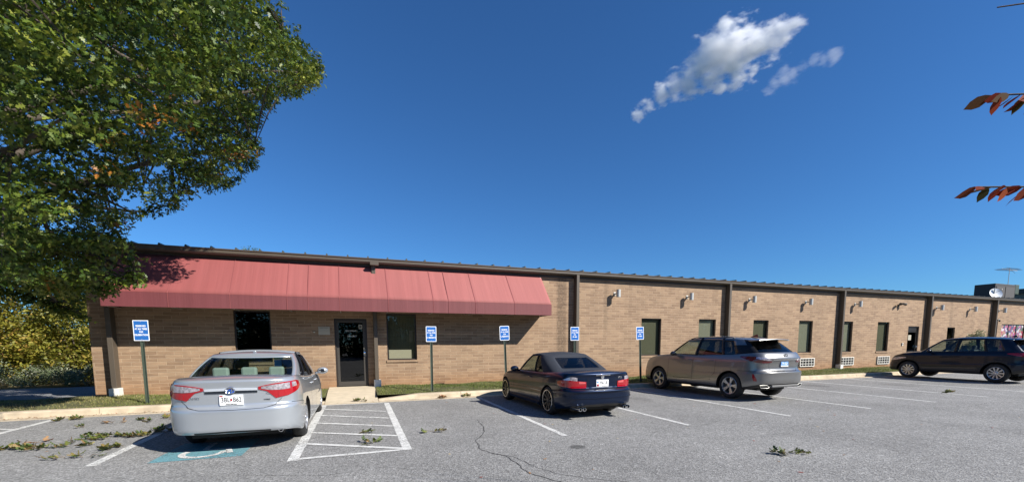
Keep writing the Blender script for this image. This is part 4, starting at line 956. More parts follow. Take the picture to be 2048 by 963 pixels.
mb=MB(); c.seam(mb,[(-.9,.645),(-.5,.64),(0,.64),(.5,.64),(.9,.645)]); c.seam(mb,[(-.36,.66),(-.36,.95)]); c.seam(mb,[(.36,.66),(.36,.95)])
for sd in (-1,1):
    c.seam(mb,[(sd*c.sq(1.83),.87),(sd*c.sq(1.83),.6),(sd*c.sq(1.93),.25)]); c.seam(mb,[(sd*c.sq(3.08),.84),(sd*c.sq(3.1),.3)]); c.seam(mb,[(sd*1.1,.62),(sd*1.35,.58)])
mb.build_each('panel_gap',M['black'],car2,recalc=False)
for sd in (-1,1): c.patch('side_moulding',[(sd*c.sq(1.3),.50,.525),(sd*c.sq(3.35),.50,.525)],spec2['paint'],rows=2,off=.012); c.patch('side_skirt',[(sd*c.sq(1.42),.17,.245),(sd*c.sq(3.3),.17,.245)],spec2['paint'],rows=2,off=.022)
c.mirror(2.72,.955,spec2['paint']); c.handle((2.0,),.79,spec2['paint'])
seats(car2,((2.0,(-.36,.36),1.20),),M['seatdark'],0,0)
mb=MB(); mb.box(-.62,.62,.35,4.1,.16,.28); mb.build('underbody',M['black'],car2)
car2.location=(4.98,7.66,0); car2.rotation_euler=(0,0,R(.8))

# --- pale silver crossover
car3=empty('parked_car',(0,0,0),0,'pale silver crossover with dark glass and a roof spoiler, right of the navy convertible','car')
W=1.90
spec3=dict(L=4.95,W=W,ra=1.05,fa=3.90,wr=.375,ar=.425,rimr=.245,tw=.235,paint=paint('champagne_paint',(.225,.226,.224)),cladz=.07,
 plan=[(0,0),(.38,.02),(.66,.08),(.83,.20),(.92,.45),(.945,.8),(.95,1.3),(.93,2.4),(.935,3.2),(.945,3.9),(.925,4.3),(.84,4.66),(.55,4.87),(0,4.95)],
 bottom=[(-.1,.42),(.25,.38),(.7,.28),(1.4,.26),(3.5,.26),(4.2,.27),(5.0,.30)],
 top=[(-.1,1.33),(.05,1.33),(.4,1.31),(.8,1.27),(1.3,1.235),(2.2,1.215),(3.2,1.21),(3.7,1.19),(4.2,1.12),(4.6,1.02),(5.0,.88)],
 crown=[(-.1,.0),(.3,.01),(.8,.02),(1.4,.01),(3.0,.02),(3.6,.05),(4.2,.08),(5.0,.05)],
 levels=[(0,.14,.05,.93),(.05,.04,.02,.97),(.15,.0,.0,.995),(.30,0,0,1.0),(.39,-.01,0,1.0),(.425,.0,0,.998),(.455,.06,0,.995),(.5,.10,.02,.99),(.62,.11,.03,.985),(.72,.09,.06,.975),(.80,.05,.07,.965),(.88,.075,.09,.945),(.96,.12,.12,.91),(1.0,.16,.13,.885)],
 er=.18,ef=.45,
 cabin=[dict(b=(0,.20),t=(0,.68),s='rear'),dict(b=(.42,.24),t=(.38,.70),s='rear'),dict(b=(.68,.33),t=(.53,.78),s='K'),dict(b=(.78,.46),t=(.58,.90),s='PK'),dict(b=(.82,.95),t=(.60,1.20),s='q'),dict(b=(.835,1.32),t=(.61,1.52),s='K'),dict(b=(.835,1.40),t=(.61,1.58),s='r'),dict(b=(.835,2.30),t=(.615,2.26),s='K'),dict(b=(.835,2.42),t=(.615,2.36),s='f'),dict(b=(.82,3.42),t=(.59,2.86),s='K'),dict(b=(.80,3.48),t=(.575,2.90),s='P'),dict(b=(.75,3.60),t=(.53,2.98),s='wind'),dict(b=(.4,3.82),t=(.3,3.08),s='wind'),dict(b=(0,3.88),t=(0,3.10),s='wind')],
 roofz=[(.5,1.62),(.8,1.665),(1.2,1.70),(1.8,1.735),(2.4,1.735),(2.9,1.68),(3.2,1.62)],rc=.055)
spec3['glass']={'rear':(1,10,M['car_glass_tint'],True,'K','K'),'q':(1,8,M['car_glass_tint'],False,'K','P'),'r':(1,9,M['car_glass_tint'],False,'K','P'),'f':(1,9,M['car_glass'],False,'K','P'),'wind':(1,10,M['car_glass'],True,'K','P')}
c=Car(spec3,car3); c.cabin(); c.wheels(dict(n=5,w0=.014,w1=.022,twin=.14,mat=M['wheel_silver']))
for sd in (-1,1):
    t=c.patch('tail_light',[(sd*.50,1.055,1.10),(sd*.62,1.045,1.15),(sd*.78,1.04,1.19),(sd*.95,1.05,1.21),(sd*1.15,1.10,1.215),(sd*1.45,1.19,1.22)],M['darkred'],rows=6,off=.012)
    c.patch('clear_lens',[(sd*.52,1.10,1.112),(sd*.66,1.11,1.175),(sd*.85,1.13,1.20),(sd*.98,1.16,1.20)],M['clearlens'],t,rows=3,off=.016)
    c.patch('reflector',[(sd*.93,.55,.60),(sd*1.01,.56,.74),(sd*1.04,.66,.75)],M['red'],rows=3,off=.010)
    mb=MB(); x=sd*.70; Y_=.10; q=[(x-.15,Y_,.40),(x-.06,Y_,.45),(x+.15,Y_+.05,.45),(x+.10,Y_+.05,.38),(x-.10,Y_,.37)]
    if sd<0: q=[(-a[0]+2*x if False else 2*x-a[0],a[1],a[2]) for a in q]
    mb.tube(q+[q[0]],.007,6); ex=mb.build('exhaust_finisher',M['silver'],car3,smooth=40)
    mb=MB(); mb.add([(a[0],a[1]+.012,a[2]) for a in q],[(0,1,2,3,4)]); mb.build('exhaust_opening',M['black'],ex,recalc=False)
mb=MB(); mb.box(-.52,.52,.035,.2,.385,.45); mb.build('skid_plate',pm('skid_grey',(.13,.13,.13),.5,metal=.2),car3,bevel=.02)
p,n_=c.at(0,1.235,.006); mb=MB()
k=24; mb.tube([(p.x+.062*math.cos(2*math.pi*i/k),p.y-.006,p.z+.045*math.sin(2*math.pi*i/k)) for i in range(k+1)],.007,5); mb.tube([(p.x-.02,p.y-.008,p.z+.03),(p.x-.03,p.y-.008,p.z-.02),(p.x+.035,p.y-.008,p.z-.015)],.008,5); mb.build('badge',M['gloss'],car3)
c.patch('chrome_strip',[(-.48,1.115,1.135),(.48,1.115,1.135)],M['chrome'],rows=2,off=.012)
c.plate(1.01,'7YR 5824','blue')
mb=MB(); c.seam(mb,[(-.58,1.04),(-.56,.86),(-.45,.82),(0,.815),(.45,.82),(.56,.86),(.58,1.04)])
for sd in (-1,1):
    for y in (1.55,2.42,3.45): q=c.sq(y); c.seam(mb,[(sd*q,1.10),(sd*(q+.0),.7),(sd*(q+(.10 if y<2 else 0)),.42 if y>2 else .62)])
    c.seam(mb,[(sd*.96,.82),(sd*1.5,.82)])
mb.build_each('panel_gap',M['black'],car3,recalc=False)
for sd in (-1,1): c.patch('side_moulding',[(sd*c.sq(1.7),.50,.515),(sd*c.sq(2.4),.47,.49),(sd*c.sq(3.2),.46,.48)],M['gloss'],rows=1,off=.010)
# spoiler
mb=MB(); V=[]
for x in (-.60,-.4,0,.4,.60):
    e=.02*(abs(x)/.6)**2
    V+=[(x,.76+e,1.675-e*1.2),(x,.36+e*3,1.690-e*1.5),(x,.35+e*3,1.672-e*1.5),(x,.68+e,1.63-e)]
mb.add(V,[(i*4+a,i*4+b,(i+1)*4+b,(i+1)*4+a) for i in range(4) for a,b in ((0,1),(1,2),(2,3),(3,0))]+[(0,1,2,3),(19,18,17,16)]); mb.build('roof_spoiler',spec3['paint'],car3,smooth=40)
mb=MB(); mb.add([(-.02,1.15,1.745),(.02,1.15,1.745),(0,.95,1.83),(-.005,.9,1.73),(.005,.9,1.73)],[(0,1,2),(0,2,3),(1,4,2),(2,4,3)]); mb.build('roof_antenna',M['gloss'],car3)
for sd in (-1,1):
    mb=MB(); mb.tube([(sd*.60,1.2,1.71),(sd*.60,1.3,1.745),(sd*.60,2.6,1.745),(sd*.60,2.8,1.70)],.013,6); mb.build('roof_rail',M['gloss'],car3)
c.mirror(3.12,1.24,M['gloss']); c.handle((1.75,2.62),1.06,spec3['paint'])
seats(car3,((2.25,(-.38,.38),1.42),(1.3,(-.4,.4),1.38)),M['seatdark'],0,0)
mb=MB(); mb.box(-.55,.55,.45,4.4,.27,.42); mb.box(-.75,.75,.98,1.12,.30,.44); mb.build('underbody',M['black'],car3)
car3.location=(10.95,8.0,0.02); car3.rotation_euler=(0,0,R(2.0))

# --- dark crossover at the right edge
car4=empty('parked_car',(0,0,0),0,'dark blue grey crossover with silver wheels at the right edge','car')
W=1.84
spec4=dict(L=4.66,W=W,ra=.93,fa=3.68,wr=.36,ar=.43,rimr=.235,tw=.225,paint=pm('dark_blue_paint',(.008,.012,.024),.32,metal=.4,coat=.55,spec=.3,coatr=.02),cladz=.14,arch=.06,
 plan=[(0,0),(.36,.02),(.62,.07),(.79,.18),(.885,.40),(.915,.8),(.92,1.3),(.905,2.3),(.91,3.1),(.915,3.6),(.87,4.02),(.74,4.38),(.45,4.58),(0,4.66)],
 bottom=[(-.1,.44),(.25,.40),(.7,.31),(1.4,.29),(3.3,.29),(4.0,.30),(4.7,.33)],
 top=[(-.1,1.22),(.05,1.22),(.4,1.20),(.9,1.20),(1.6,1.18),(2.6,1.15),(3.2,1.13),(3.5,1.11),(3.95,1.05),(4.3,.95),(4.7,.80)],
 crown=[(-.1,.0),(.3,.01),(.8,.02),(1.4,.01),(2.8,.02),(3.3,.05),(3.9,.08),(4.7,.05)],
 levels=[(0,.14,.05,.93),(.05,.04,.02,.97),(.15,.0,.0,.995),(.30,0,0,1.0),(.42,.0,0,.998),(.46,.06,0,.99),(.6,.09,.03,.985),(.72,.07,.06,.985),(.82,.06,.08,.98),(.9,.09,.10,.955),(.96,.12,.12,.92),(1.0,.15,.13,.885)],
 er=.18,ef=.45,
 cabin=[dict(b=(0,.20),t=(0,.58),s='rear'),dict(b=(.42,.24),t=(.38,.60),s='rear'),dict(b=(.66,.32),t=(.52,.68),s='P'),dict(b=(.78,.50),t=(.585,.80),s='P'),dict(b=(.80,.80),t=(.60,1.02),s='q'),dict(b=(.815,1.22),t=(.605,1.36),s='K'),dict(b=(.815,1.32),t=(.605,1.44),s='r'),dict(b=(.82,2.10),t=(.61,2.05),s='K'),dict(b=(.82,2.22),t=(.61,2.16),s='f'),dict(b=(.80,3.22),t=(.585,2.62),s='P'),dict(b=(.74,3.34),t=(.53,2.72),s='wind'),dict(b=(.4,3.56),t=(.3,2.82),s='wind'),dict(b=(0,3.62),t=(0,2.84),s='wind')],
 roofz=[(.4,1.62),(.8,1.66),(1.2,1.69),(1.8,1.71),(2.3,1.70),(2.7,1.65),(2.9,1.60)],rc=.055)
spec4['glass']={'rear':(1,10,M['car_glass_tint'],True,'K','K'),'q':(1,9,M['car_glass_tint'],False,'K','P'),'r':(1,9,M['car_glass'],False,'K','P'),'f':(1,9,M['car_glass'],False,'K','P'),'wind':(1,10,M['car_glass'],True,'K','P')}
c=Car(spec4,car4); c.cabin(); c.wheels(dict(n=10,w0=.016,w1=.026,mat=M['wheel_silver']))
for sd in (-1,1):
    c.patch('tail_light',[(sd*.48,1.03,1.07),(sd*.7,1.0,1.12),(sd*.92,1.0,1.14),(sd*1.15,1.05,1.14),(sd*1.35,1.10,1.13)],M['red'],rows=4,off=.012)
    c.patch('headlight',[(sd*(c.arcl[-1]-1.45),.86,.90),(sd*(c.arcl[-1]-1.1),.78,.90),(sd*(c.arcl[-1]-.8),.74,.83),(sd*(c.arcl[-1]-.55),.72,.76)],M['clearlens'],rows=4,off=.010)
mb=MB()
for sd in (-1,1):
    for y in (1.42,2.18,3.2): q=c.sq(y); c.seam(mb,[(sd*q,1.05),(sd*(q+.0),.7),(sd*(q+(.10 if y<2 else 0)),.42 if y>2 else .6)])
mb.build_each('panel_gap',M['black'],car4,recalc=False)
mb=MB(); V=[]
for x in (-.58,-.4,0,.4,.58):
    e=.02*(abs(x)/.6)**2
    V+=[(x,.62+e,1.66-e*1.2),(x,.30+e*3,1.675-e*1.5),(x,.29+e*3,1.66-e*1.5),(x,.56+e,1.625-e)]
mb.add(V,[(i*4+a,i*4+b,(i+1)*4+b,(i+1)*4+a) for i in range(4) for a,b in ((0,1),(1,2),(2,3),(3,0))]+[(0,1,2,3),(19,18,17,16)]); mb.build('roof_spoiler',spec4['paint'],car4,smooth=40)
mb=MB(); mb.add([(-.02,.98,1.74),(.02,.98,1.74),(0,.80,1.82),(-.005,.75,1.73),(.005,.75,1.73)],[(0,1,2),(0,2,3),(1,4,2),(2,4,3)]); mb.build('roof_antenna',M['gloss'],car4)
c.mirror(2.92,1.18,spec4['paint']); c.handle((1.62,2.42),.93,spec4['paint'])
seats(car4,((2.1,(-.38,.38),1.38),(1.2,(-.4,.4),1.34)),M['seatdark'],0,0)
mb=MB(); mb.box(-.52,.52,.45,4.1,.27,.42); mb.box(-.75,.75,.88,.98,.28,.42); mb.build('underbody',M['black'],car4)
car4.location=(23.95,7.65,0.03); car4.rotation_euler=(0,0,0)
# ------------------------------------------------------------------ vegetation
OAK=np.array([(0,0),(.16,.05),(.25,.30),(.36,.08),(.52,.34),(.62,.09),(.80,.20),(1,0)])
def leaf_shape(kind):
    if kind=='oak':
        up=OAK; lo=OAK[-2:0:-1]*[1,-1]; P=np.vstack([up,lo]); bend=-.18
    else:
        up=np.array([(0,0),(.3,.22),(.65,.2),(1,0)]); lo=up[-2:0:-1]*[1,-1]; P=np.vstack([up,lo]); bend=-.1
    z=bend*P[:,0]**2 - .25*np.abs(P[:,1])*0+ .20*np.abs(P[:,1])
    return np.column_stack([P,z])
def leaves(centers, radii, counts, size, kind, up=.55, seed=1, flat=.65, clip=None):
    rg=np.random.default_rng(seed); S0=leaf_shape(kind); k=len(S0); pos=[];tint=[]
    for c_,r_,n_ in zip(centers,radii,counts):
        v=rg.normal(size=(n_,3)); v/=np.linalg.norm(v,axis=1)[:,None]; rad=rg.uniform(.15,1,size=(n_,1))**.6*r_
        p=np.array(c_)+v*rad*[1,1,flat]; pos.append(p); tint.append(np.clip(rg.normal(.5,.22,n_)+rg.normal(0,.1),0,1))
    pos=np.vstack(pos); tint=np.concatenate(tint)
    if clip is not None: m=clip(pos); pos=pos[m]; tint=tint[m]
    n=len(pos)
    nrm=rg.normal(size=(n,3)); nrm[:,2]=np.abs(nrm[:,2])+up; nrm/=np.linalg.norm(nrm,axis=1)[:,None]
    a=rg.normal(size=(n,3)); t=np.cross(nrm,a); t/=np.linalg.norm(t,axis=1)[:,None]; b=np.cross(nrm,t)
    sz=size*rg.uniform(.65,1.25,size=n)
    V=(pos[:,None,:]+sz[:,None,None]*(S0[None,:,0:1]*t[:,None,:]+S0[None,:,1:2]*b[:,None,:]+S0[None,:,2:3]*nrm[:,None,:])).reshape(-1,3)
    F=np.arange(n*k).reshape(n,k); return V,F,tint
def dec(s): return [tuple(float(v)/20 for v in p.split(',')) for p in s.split(';')]
CA=dec("-61,259,127;-65,149,132;-203,347,256;-128,347,233;-154,309,246;-158,369,204;-128,315,239;-26,303,198;-64,333,221;-196,342,229;-185,348,216;-66,214,142;-189,373,186;-126,352,212;-194,322,109;-96,183,100;-100,227,59;-82,197,96;-135,314,255;-41,175,125;-167,294,90;-121,193,80;-189,349,205;-78,192,106;-72,238,118;-89,196,124;-191,322,245;-71,324,263;-117,330,256;-119,360,240;-145,362,185;-204,329,74;-162,245,52;-171,365,206;-209,361,186;-171,323,73;-225,348,100;-94,170,115;-96,357,199;-180,302,80;-70,170,136;-182,277,59;-85,331,244;-146,328,231;-158,261,75;-86,188,152;-114,185,58;-52,334,226;-99,342,225;-85,221,112;-97,219,73;-86,352,213;-134,256,61;-118,352,255;-125,367,219;-104,189,73;-46,236,177;-115,307,255;-112,252,83;-161,351,254;-165,326,248;-171,365,230;-51,207,149;-178,353,206;-118,202,102;-64,345,226;-94,361,225;-60,335,177;-92,314,248;-98,227,95;-47,224,154;-119,216,90;-180,354,237;-108,329,239;-58,224,148;-79,214,123;-91,322,262;-101,352,234;-68,357,179;-137,360,214;-62,190,115;-65,175,113;-107,204,70;-134,352,256;-134,370,197;-163,355,199;-46,211,164;-108,354,215;-62,340,192;-206,345,205;-59,266,145;-56,232,161;-67,354,158;-166,356,237;-69,282,125;-79,184,133;-48,210,177;-108,319,228;-31,229,152;-86,156,112;-58,246,121;-160,320,225;-145,330,263;-36,317,195;-65,196,153;-174,326,223;-103,180,134;-68,204,171;-144,257,68;-134,212,62;-120,370,177;-89,190,111;-88,167,105;-118,241,59;-68,161,112;-194,317,87;-66,246,111;-75,310,245;-36,211,149;-172,313,94;-60,188,99;-162,341,217;-80,347,199;-56,162,122;-199,327,134;-211,341,115;-86,167,144;-136,334,234;-46,231,140;-91,322,226;-114,350,234;-151,351,210;-156,333,77;-178,374,201;-107,211,96;-94,170,65;-163,313,66;-110,235,68;-127,245,67;-190,365,223;-106,332,222;-35,167,133;-76,338,208;-62,197,126;-73,193,141;-135,249,79;-37,218,169;-58,185,168;-186,337,250;-57,165,139;-166,353,212;-140,345,204;-149,376,178;-162,369,183;-212,341,85;-131,376,184;-171,335,233;-202,366,199;-114,217,62;-45,246,142;-87,180,120;-120,252,59;-75,363,164;-149,355,242;-98,213,105;-165,325,84;-146,237,60;-48,223,185;-201,369,179;-115,367,205;-206,326,56;-101,239,75;-215,350,229;-85,296,253;-90,191,136;-147,376,195;-57,221,170;-40,327,213;-107,335,269;-176,276,77;-54,182,151;-106,342,210;-122,234,76;-132,334,210;-81,340,252;-26,318,217;-152,361,228;-53,183,133;-94,171,130;-61,232,124;-207,367,211;-165,302,98;-203,326,170;-118,206,77;-83,199,144;-98,335,246;-77,320,253;-177,354,192;-76,207,107;-78,336,229;-88,348,230;-168,377,195;-202,341,70;-169,294,71;-156,302,84;-73,344,239;-160,297,63;-61,330,243;-34,205,164;-111,341,256;-182,309,106;-48,254,133;-130,378,172;-67,171,153;-65,319,228;-106,308,242;-123,327,218;-114,353,193;-196,363,235;-98,196,88;-190,362,194;-44,238,162;-128,373,208;-91,311,235;-73,323,236;-136,222,79;-152,352,195;-64,222,190;-104,201,116;-158,277,65;-156,340,60;-85,166,73;-59,242,134;-84,164,93;-69,209,154;-61,348,210;-60,309,247;-73,358,207;-93,231,69;-74,151,109;-156,329,216;-181,336,213;-113,228,85;-186,333,76;-85,159,125;-120,342,222;-175,377,167;-92,332,214;-129,225,67;-89,207,118;-97,211,60;-160,348,228;-89,367,195;-184,315,70;-70,199,91;-116,205,59;-50,218,137;-94,168,81;-41,161,146;-59,353,198;-112,364,226;-190,291,52;-102,346,247;-71,185,124;-160,378,171;-147,238,79;-140,347,225;-76,354,225;-104,215,83;-48,165,113;-102,179,110;-144,347,268;-124,363,193;-78,174,111;-112,197,89;-119,340,205;-30,328,205;-160,281,82;-122,342,249;-82,152,100;-130,339,266;-85,210,97;-136,356,242;-177,349,262;-59,271,133;-98,200,103;-79,144,123;-124,257,79;-159,335,233;-86,200,81;-93,363,209;-22,241,173;-203,365,224;-89,184,88;-127,303,104;-138,352,194;-85,356,188;-71,268,119;-131,362,232;-113,229,57;-78,252,107;-73,180,101;-157,372,219;-138,328,221;-113,374,186;-103,183,150;-68,204,115;-123,325,232;-52,245,157;-103,192,127;-193,374,171;-48,158,131;-88,369,157;-39,316,209;-157,341,244;-104,241,88;-51,182,111;-147,372,226;-148,337,223;-158,316,96;-193,358,247;-49,337,196;-100,178,55;-17,229,157;-25,240,157;-183,312,226;-76,204,130;-168,338,63;-82,364,178;-158,316,80;-34,239,175;-101,372,180;-64,225,136;-174,306,65;-51,322,237;-91,341,206;-172,347,244;-37,247,156;-49,256,150;-146,375,214;-72,187,153;-41,340,211;-120,218,74;-183,335,231;-41,174,142;-109,374,170;-63,337,209;-195,362,210;-64,181,144;-183,326,85;-25,220,161;-84,185,99;-114,194,67;-170,380,178;-174,345,227;-111,362,185;-106,369,195;-75,361,195;-159,327,67;-145,335,243;-159,244,69;-110,192,101;-147,365,199;-57,173,104;-196,314,53;-219,348,128;-65,215,176;-29,303,210;-54,200,159;-75,328,219;-165,306,76;-100,299,114;-77,172,125;-64,345,170;-44,318,226;-168,341,204;-35,230,165;-175,314,83;-23,317,204;-139,316,232;-73,158,94;-169,369,218;-92,345,255;-49,325,190;-179,360,220;-22,205,151;-139,261,78;-177,368,188;-98,361,184;-53,177,122;-137,344,248;-163,339,267;-136,237,68;-47,235,122;-52,332,207;-123,262,66;-116,337,237;-93,207,88;-157,292,77;-177,300,92;-43,196,166;-65,199,104;-115,319,239;-103,177,79;-200,352,195;-89,350,241;-174,364,242;-95,171,93;-127,226,86;-89,207,71;-57,215,158;-74,187,90;-190,354,230;-133,363,184;-60,236,145;-63,320,253;-182,371,212;-71,256,117;-113,251,71;-19,291,194;-193,326,68;-51,308,238;-83,359,145;-197,352,219;-104,365,214;-41,329,234;-59,253,138;-79,179,145;-192,373,203;-122,355,225;-85,223,97;-145,366,238;-59,233,180;-193,319,196;-159,262,57;-109,224,72;-126,353,198;-69,331,252;-125,327,244;-96,332,233;-140,382,164;-80,200,158;-97,227,83;-94,372,147"); CB=dec("-213,172,150;-231,357,184;-158,181,123;-233,302,161;-210,244,97;-156,225,59;-243,162,185;-268,255,172;-188,221,304;-139,164,275;-218,196,217;-240,286,91;-154,126,150;-177,203,84;-209,286,98;-261,190,190;-149,164,62;-257,171,167;-217,257,250;-177,228,255;-226,188,66;-266,261,103;-241,334,213;-203,320,153;-148,292,268;-277,310,201;-175,180,145;-204,241,290;-167,145,169;-121,183,129;-182,151,128;-167,151,103;-217,199,110;-176,286,252;-267,313,169;-220,322,203;-284,286,110;-147,153,194;-184,258,68;-205,282,236;-231,169,124;-158,219,269;-222,178,179;-205,193,129;-256,241,65;-131,196,267;-240,232,136;-247,309,184;-130,145,97;-112,167,211;-260,285,227;-138,137,171;-194,302,268;-193,181,175;-188,130,147;-149,239,305;-241,325,158;-144,177,199;-104,181,286;-106,160,163;-67,156,184;-214,293,283;-137,205,87;-99,154,198;-202,166,266;-259,295,201;-191,149,248;-284,266,222;-213,180,245;-148,130,202;-166,277,284;-280,243,138;-118,137,198;-252,220,101;-180,264,297;-181,334,269;-214,260,308;-245,329,246;-239,197,117;-209,138,216;-136,335,283;-199,157,186;-275,274,182;-277,264,248;-194,156,212;-275,296,247;-108,139,138;-175,200,244;-108,187,201;-73,171,254;-152,167,142;-234,188,88;-270,247,265;-248,240,204;-221,329,176;-289,223,122;-275,223,187;-169,178,78;-264,210,226;-233,295,202;-305,270,130;-140,256,283;-196,270,278;-234,307,233;-141,179,93;-124,224,300;-116,265,314;-220,315,285;-281,238,237;-196,241,259;-184,172,114;-167,246,270;-113,209,246;-211,178,100;-210,307,84;-238,315,108;-248,257,234;-299,248,155;-232,268,274;-100,154,101;-218,139,167;-133,195,234;-180,299,304;-248,182,236;-178,194,58;-191,186,215;-98,185,261;-226,225,225;-238,219,272;-70,165,216;-217,211,285;-262,181,113;-228,243,68;-225,262,89;-271,207,169;-299,279,154;-202,217,85;-313,262,190;-273,227,95;-230,172,220;-259,324,113;-293,203,194;-275,209,138;-240,213,60;-128,295,309;-277,334,165;-191,279,83;-269,260,74;-203,136,124;-251,277,141;-252,314,262;-304,282,201;-234,277,117;-176,147,192;-162,320,277;-270,306,99;-157,187,219;-229,324,65;-253,211,201;-127,162,237;-237,200,146;-103,220,270;-144,314,296;-195,315,215;-238,199,182;-292,305,141;-154,296,308;-237,163,95;-162,182,253;-152,200,68;-92,172,181;-249,218,160;-114,266,287;-138,191,292;-129,178,69;-219,235,264;-300,255,105;-232,349,141;-142,276,314;-296,234,205;-238,292,56;-205,217,239;-110,316,275;-203,248,53;-211,299,57;-282,295,162;-163,212,301;-248,256,127;-267,213,72;-256,300,70;-294,195,136;-233,276,223;-204,218,266;-101,187,229;-209,280,260;-244,193,272;-85,153,234;-232,234,105;-183,156,152;-270,215,262;-266,301,122;-81,192,176;-232,265,56;-75,139,163;-230,205,255;-158,260,317;-284,314,116;-248,239,174;-253,242,90;-253,280,266;-226,308,129;-200,276,54;-193,245,315;-231,146,132;-182,157,76;-151,151,227;-108,158,258;-292,190,167;-294,314,169;-234,225,83;-285,292,221;-131,197,52;-238,165,151;-195,160,96;-184,240,83;-269,166,141;-171,309,249;-125,160,135;-220,329,255;-208,310,234;-137,234,268;-202,305,121;-156,271,255;-187,198,299;-300,228,168;-236,297,275;-167,180,199;-170,178,276;-246,252,258;-124,177,177;-196,218,54;-100,298,259;-231,234,292;-80,190,275;-171,154,260;-239,289,248;-138,143,121;-238,146,202;-90,206,218;-245,329,84;-268,339,192;-92,210,301;-200,190,266;-101,129,169;-150,174,167;-100,241,307;-226,248,227"); CC=dec("-48,307,242;-44,305,237;-43,305,237;-44,305,238;-42,318,240;-42,318,239;-41,329,244;-39,328,240;-40,328,242;-39,328,237;-35,326,233;-35,326,248;-41,318,238;-36,327,240;-25,302,214;-39,328,242;-34,326,235;-21,315,219;-14,289,201;-25,302,220;-14,289,197;-14,289,194;-16,290,196;-15,314,202;-14,289,191;-17,315,200;-19,315,197;-21,316,195;-26,327,199;-27,327,198;-29,328,198;-32,316,190;-35,317,189;-36,317,191;-44,336,195;-46,336,195;-47,337,190;-48,337,191;-54,351,194;-54,351,191;-55,333,180;-55,333,175;-56,333,180;-56,333,173;-59,343,172;-43,253,130;-43,252,129;-61,351,162;-63,352,160;-61,351,157;-62,352,156;-68,354,153;-69,354,151;-71,355,148;-73,356,146;-77,357,143;-79,358,143;-83,359,141;-94,372,142;-71,248,105;-73,250,106;-76,251,102;-76,251,100;-77,252,99;-93,296,109;-93,296,109;-97,298,107;-101,299,108;-102,299,105;-105,300,107;-106,301,106;-111,303,105;-83,222,86;-114,298,102;-116,299,102;-119,300,103;-107,266,90;-108,266,89;-108,266,90;-96,237,81;-108,266,91;-94,236,78;-94,236,78;-107,266,92;-89,230,74;-95,237,79;-102,266,90;-86,228,60;-86,229,59;-89,230,60;-89,230,62;-90,230,59;-93,231,59;-91,224,58;-91,224,57;-94,225,55;-96,226,55;-97,226,53;-121,266,44;-130,266,50;-123,266,47;-126,266,48;-126,266,47;-128,266,48;-131,266,49;-131,266,49;-132,266,50;-134,266,51;-135,266,52;-142,266,55;-138,266,53;-142,266,54;-141,266,54;-143,266,55;-144,266,57;-148,266,57;-148,266,55;-150,266,56;-151,266,56;-153,266,56;-154,266,57;-95,225,55;-86,229,63;-91,231,60;-125,266,51;-134,266,52;-140,266,57;-147,266,58;-122,266,55;-122,253,55;-88,229,68;-98,226,54")
oak_leaf=leafmat('oak_leaves',[(.014,.038,.004),(.046,.090,.008),(.115,.160,.014),(.26,.28,.04)],((.40,.15,.02),.685),.6,rough=.5,trans=.25,spec=.55)
yel_leaf=leafmat('thicket_leaves',[(.10,.11,.02),(.20,.21,.03),(.30,.27,.035),(.36,.22,.05)],((.20,.10,.05),.66),.9,rough=.5,trans=.35)
pale_leaf=leafmat('pale_shrub_leaves',[(.09,.14,.05),(.17,.22,.10),(.28,.30,.20),(.42,.42,.34)],None,rough=.6,trans=.25)
red_leaf=leafmat('cherry_leaves',[(.06,.055,.015),(.20,.045,.02),(.34,.055,.03),(.42,.11,.04)],None,rough=.6,trans=.5,spec=.1)
def branchwork(mb,trunk_pts,trunk_r,targets,seed,nl=14,twig_r=.012):
    rg=random.Random(seed); mb.tube(trunk_pts,trunk_r,12)
    T=np.array(targets); idx=rg.sample(range(len(T)),min(nl,len(T))); nodes=[]
    top=Vector(trunk_pts[-1]); base=Vector(trunk_pts[0])
    for i in idx:
        e=Vector(T[i]); k=rg.uniform(.35,1.0); st=base.lerp(top,max(.3,min(1,k*min(1,(e.z)/(top.z))))) 
        mid=st.lerp(e,.5)+Vector((rg.uniform(-.3,.3),rg.uniform(-.3,.3),.5)); pts=[st,st.lerp(mid,.5)+Vector((0,0,.1)),mid,mid.lerp(e,.5)+Vector((rg.uniform(-.2,.2),rg.uniform(-.2,.2),.1)),e]
        mb.tube(pts,[.13,.10,.07,.045,.015],7,cap=False); nodes+= [(p,r) for p,r in zip(pts[1:],(.1,.07,.045,.015))]
    NP=np.array([tuple(n[0]) for n in nodes])
    for t in targets:
        d=np.linalg.norm(NP-np.array(t),axis=1); j=int(np.argmin(d)); a=Vector(NP[j]); b=Vector(t)
        if d[j]<.15 or d[j]>4: continue
        m=a.lerp(b,.5)+Vector((rg.uniform(-.1,.1),rg.uniform(-.1,.1),.12)); mb.tube([a,m,b],[min(.03,nodes[j][1]*.6),.018,twig_r*.6],4,cap=False)
oak=empty('oak_tree',(-8.7,12.9,0),0,'big green oak with a few orange leaf clumps overhanging the left end of the building','tree')
o0=np.array([-8.7,12.9,0]); A=[tuple(np.array(p)-o0) for p in CA]; B_=[tuple(np.array(p)-o0) for p in CB]
V1,F1,t1=leaves(A,[rnd.uniform(.38,.60) for _ in A],[rnd.choice((150,250,330)) for _ in A],.105,'oak',up=.3,seed=3,flat=.5); V2,F2,t2=leaves(B_,[.85]*len(B_),[90]*len(B_),.19,'oak',seed=4); C_=[tuple(np.array(p)-o0) for p in CC]; V3,F3,t3=leaves(C_,[.20]*len(C_),[34]*len(C_),.105,'oak',seed=6)
fast_mesh('crown',np.vstack([V1,V2,V3]),np.vstack([F1,F2+len(V1),F3+len(V1)+len(V2)]),oak_leaf,oak,np.concatenate([t1,t2,t3]))
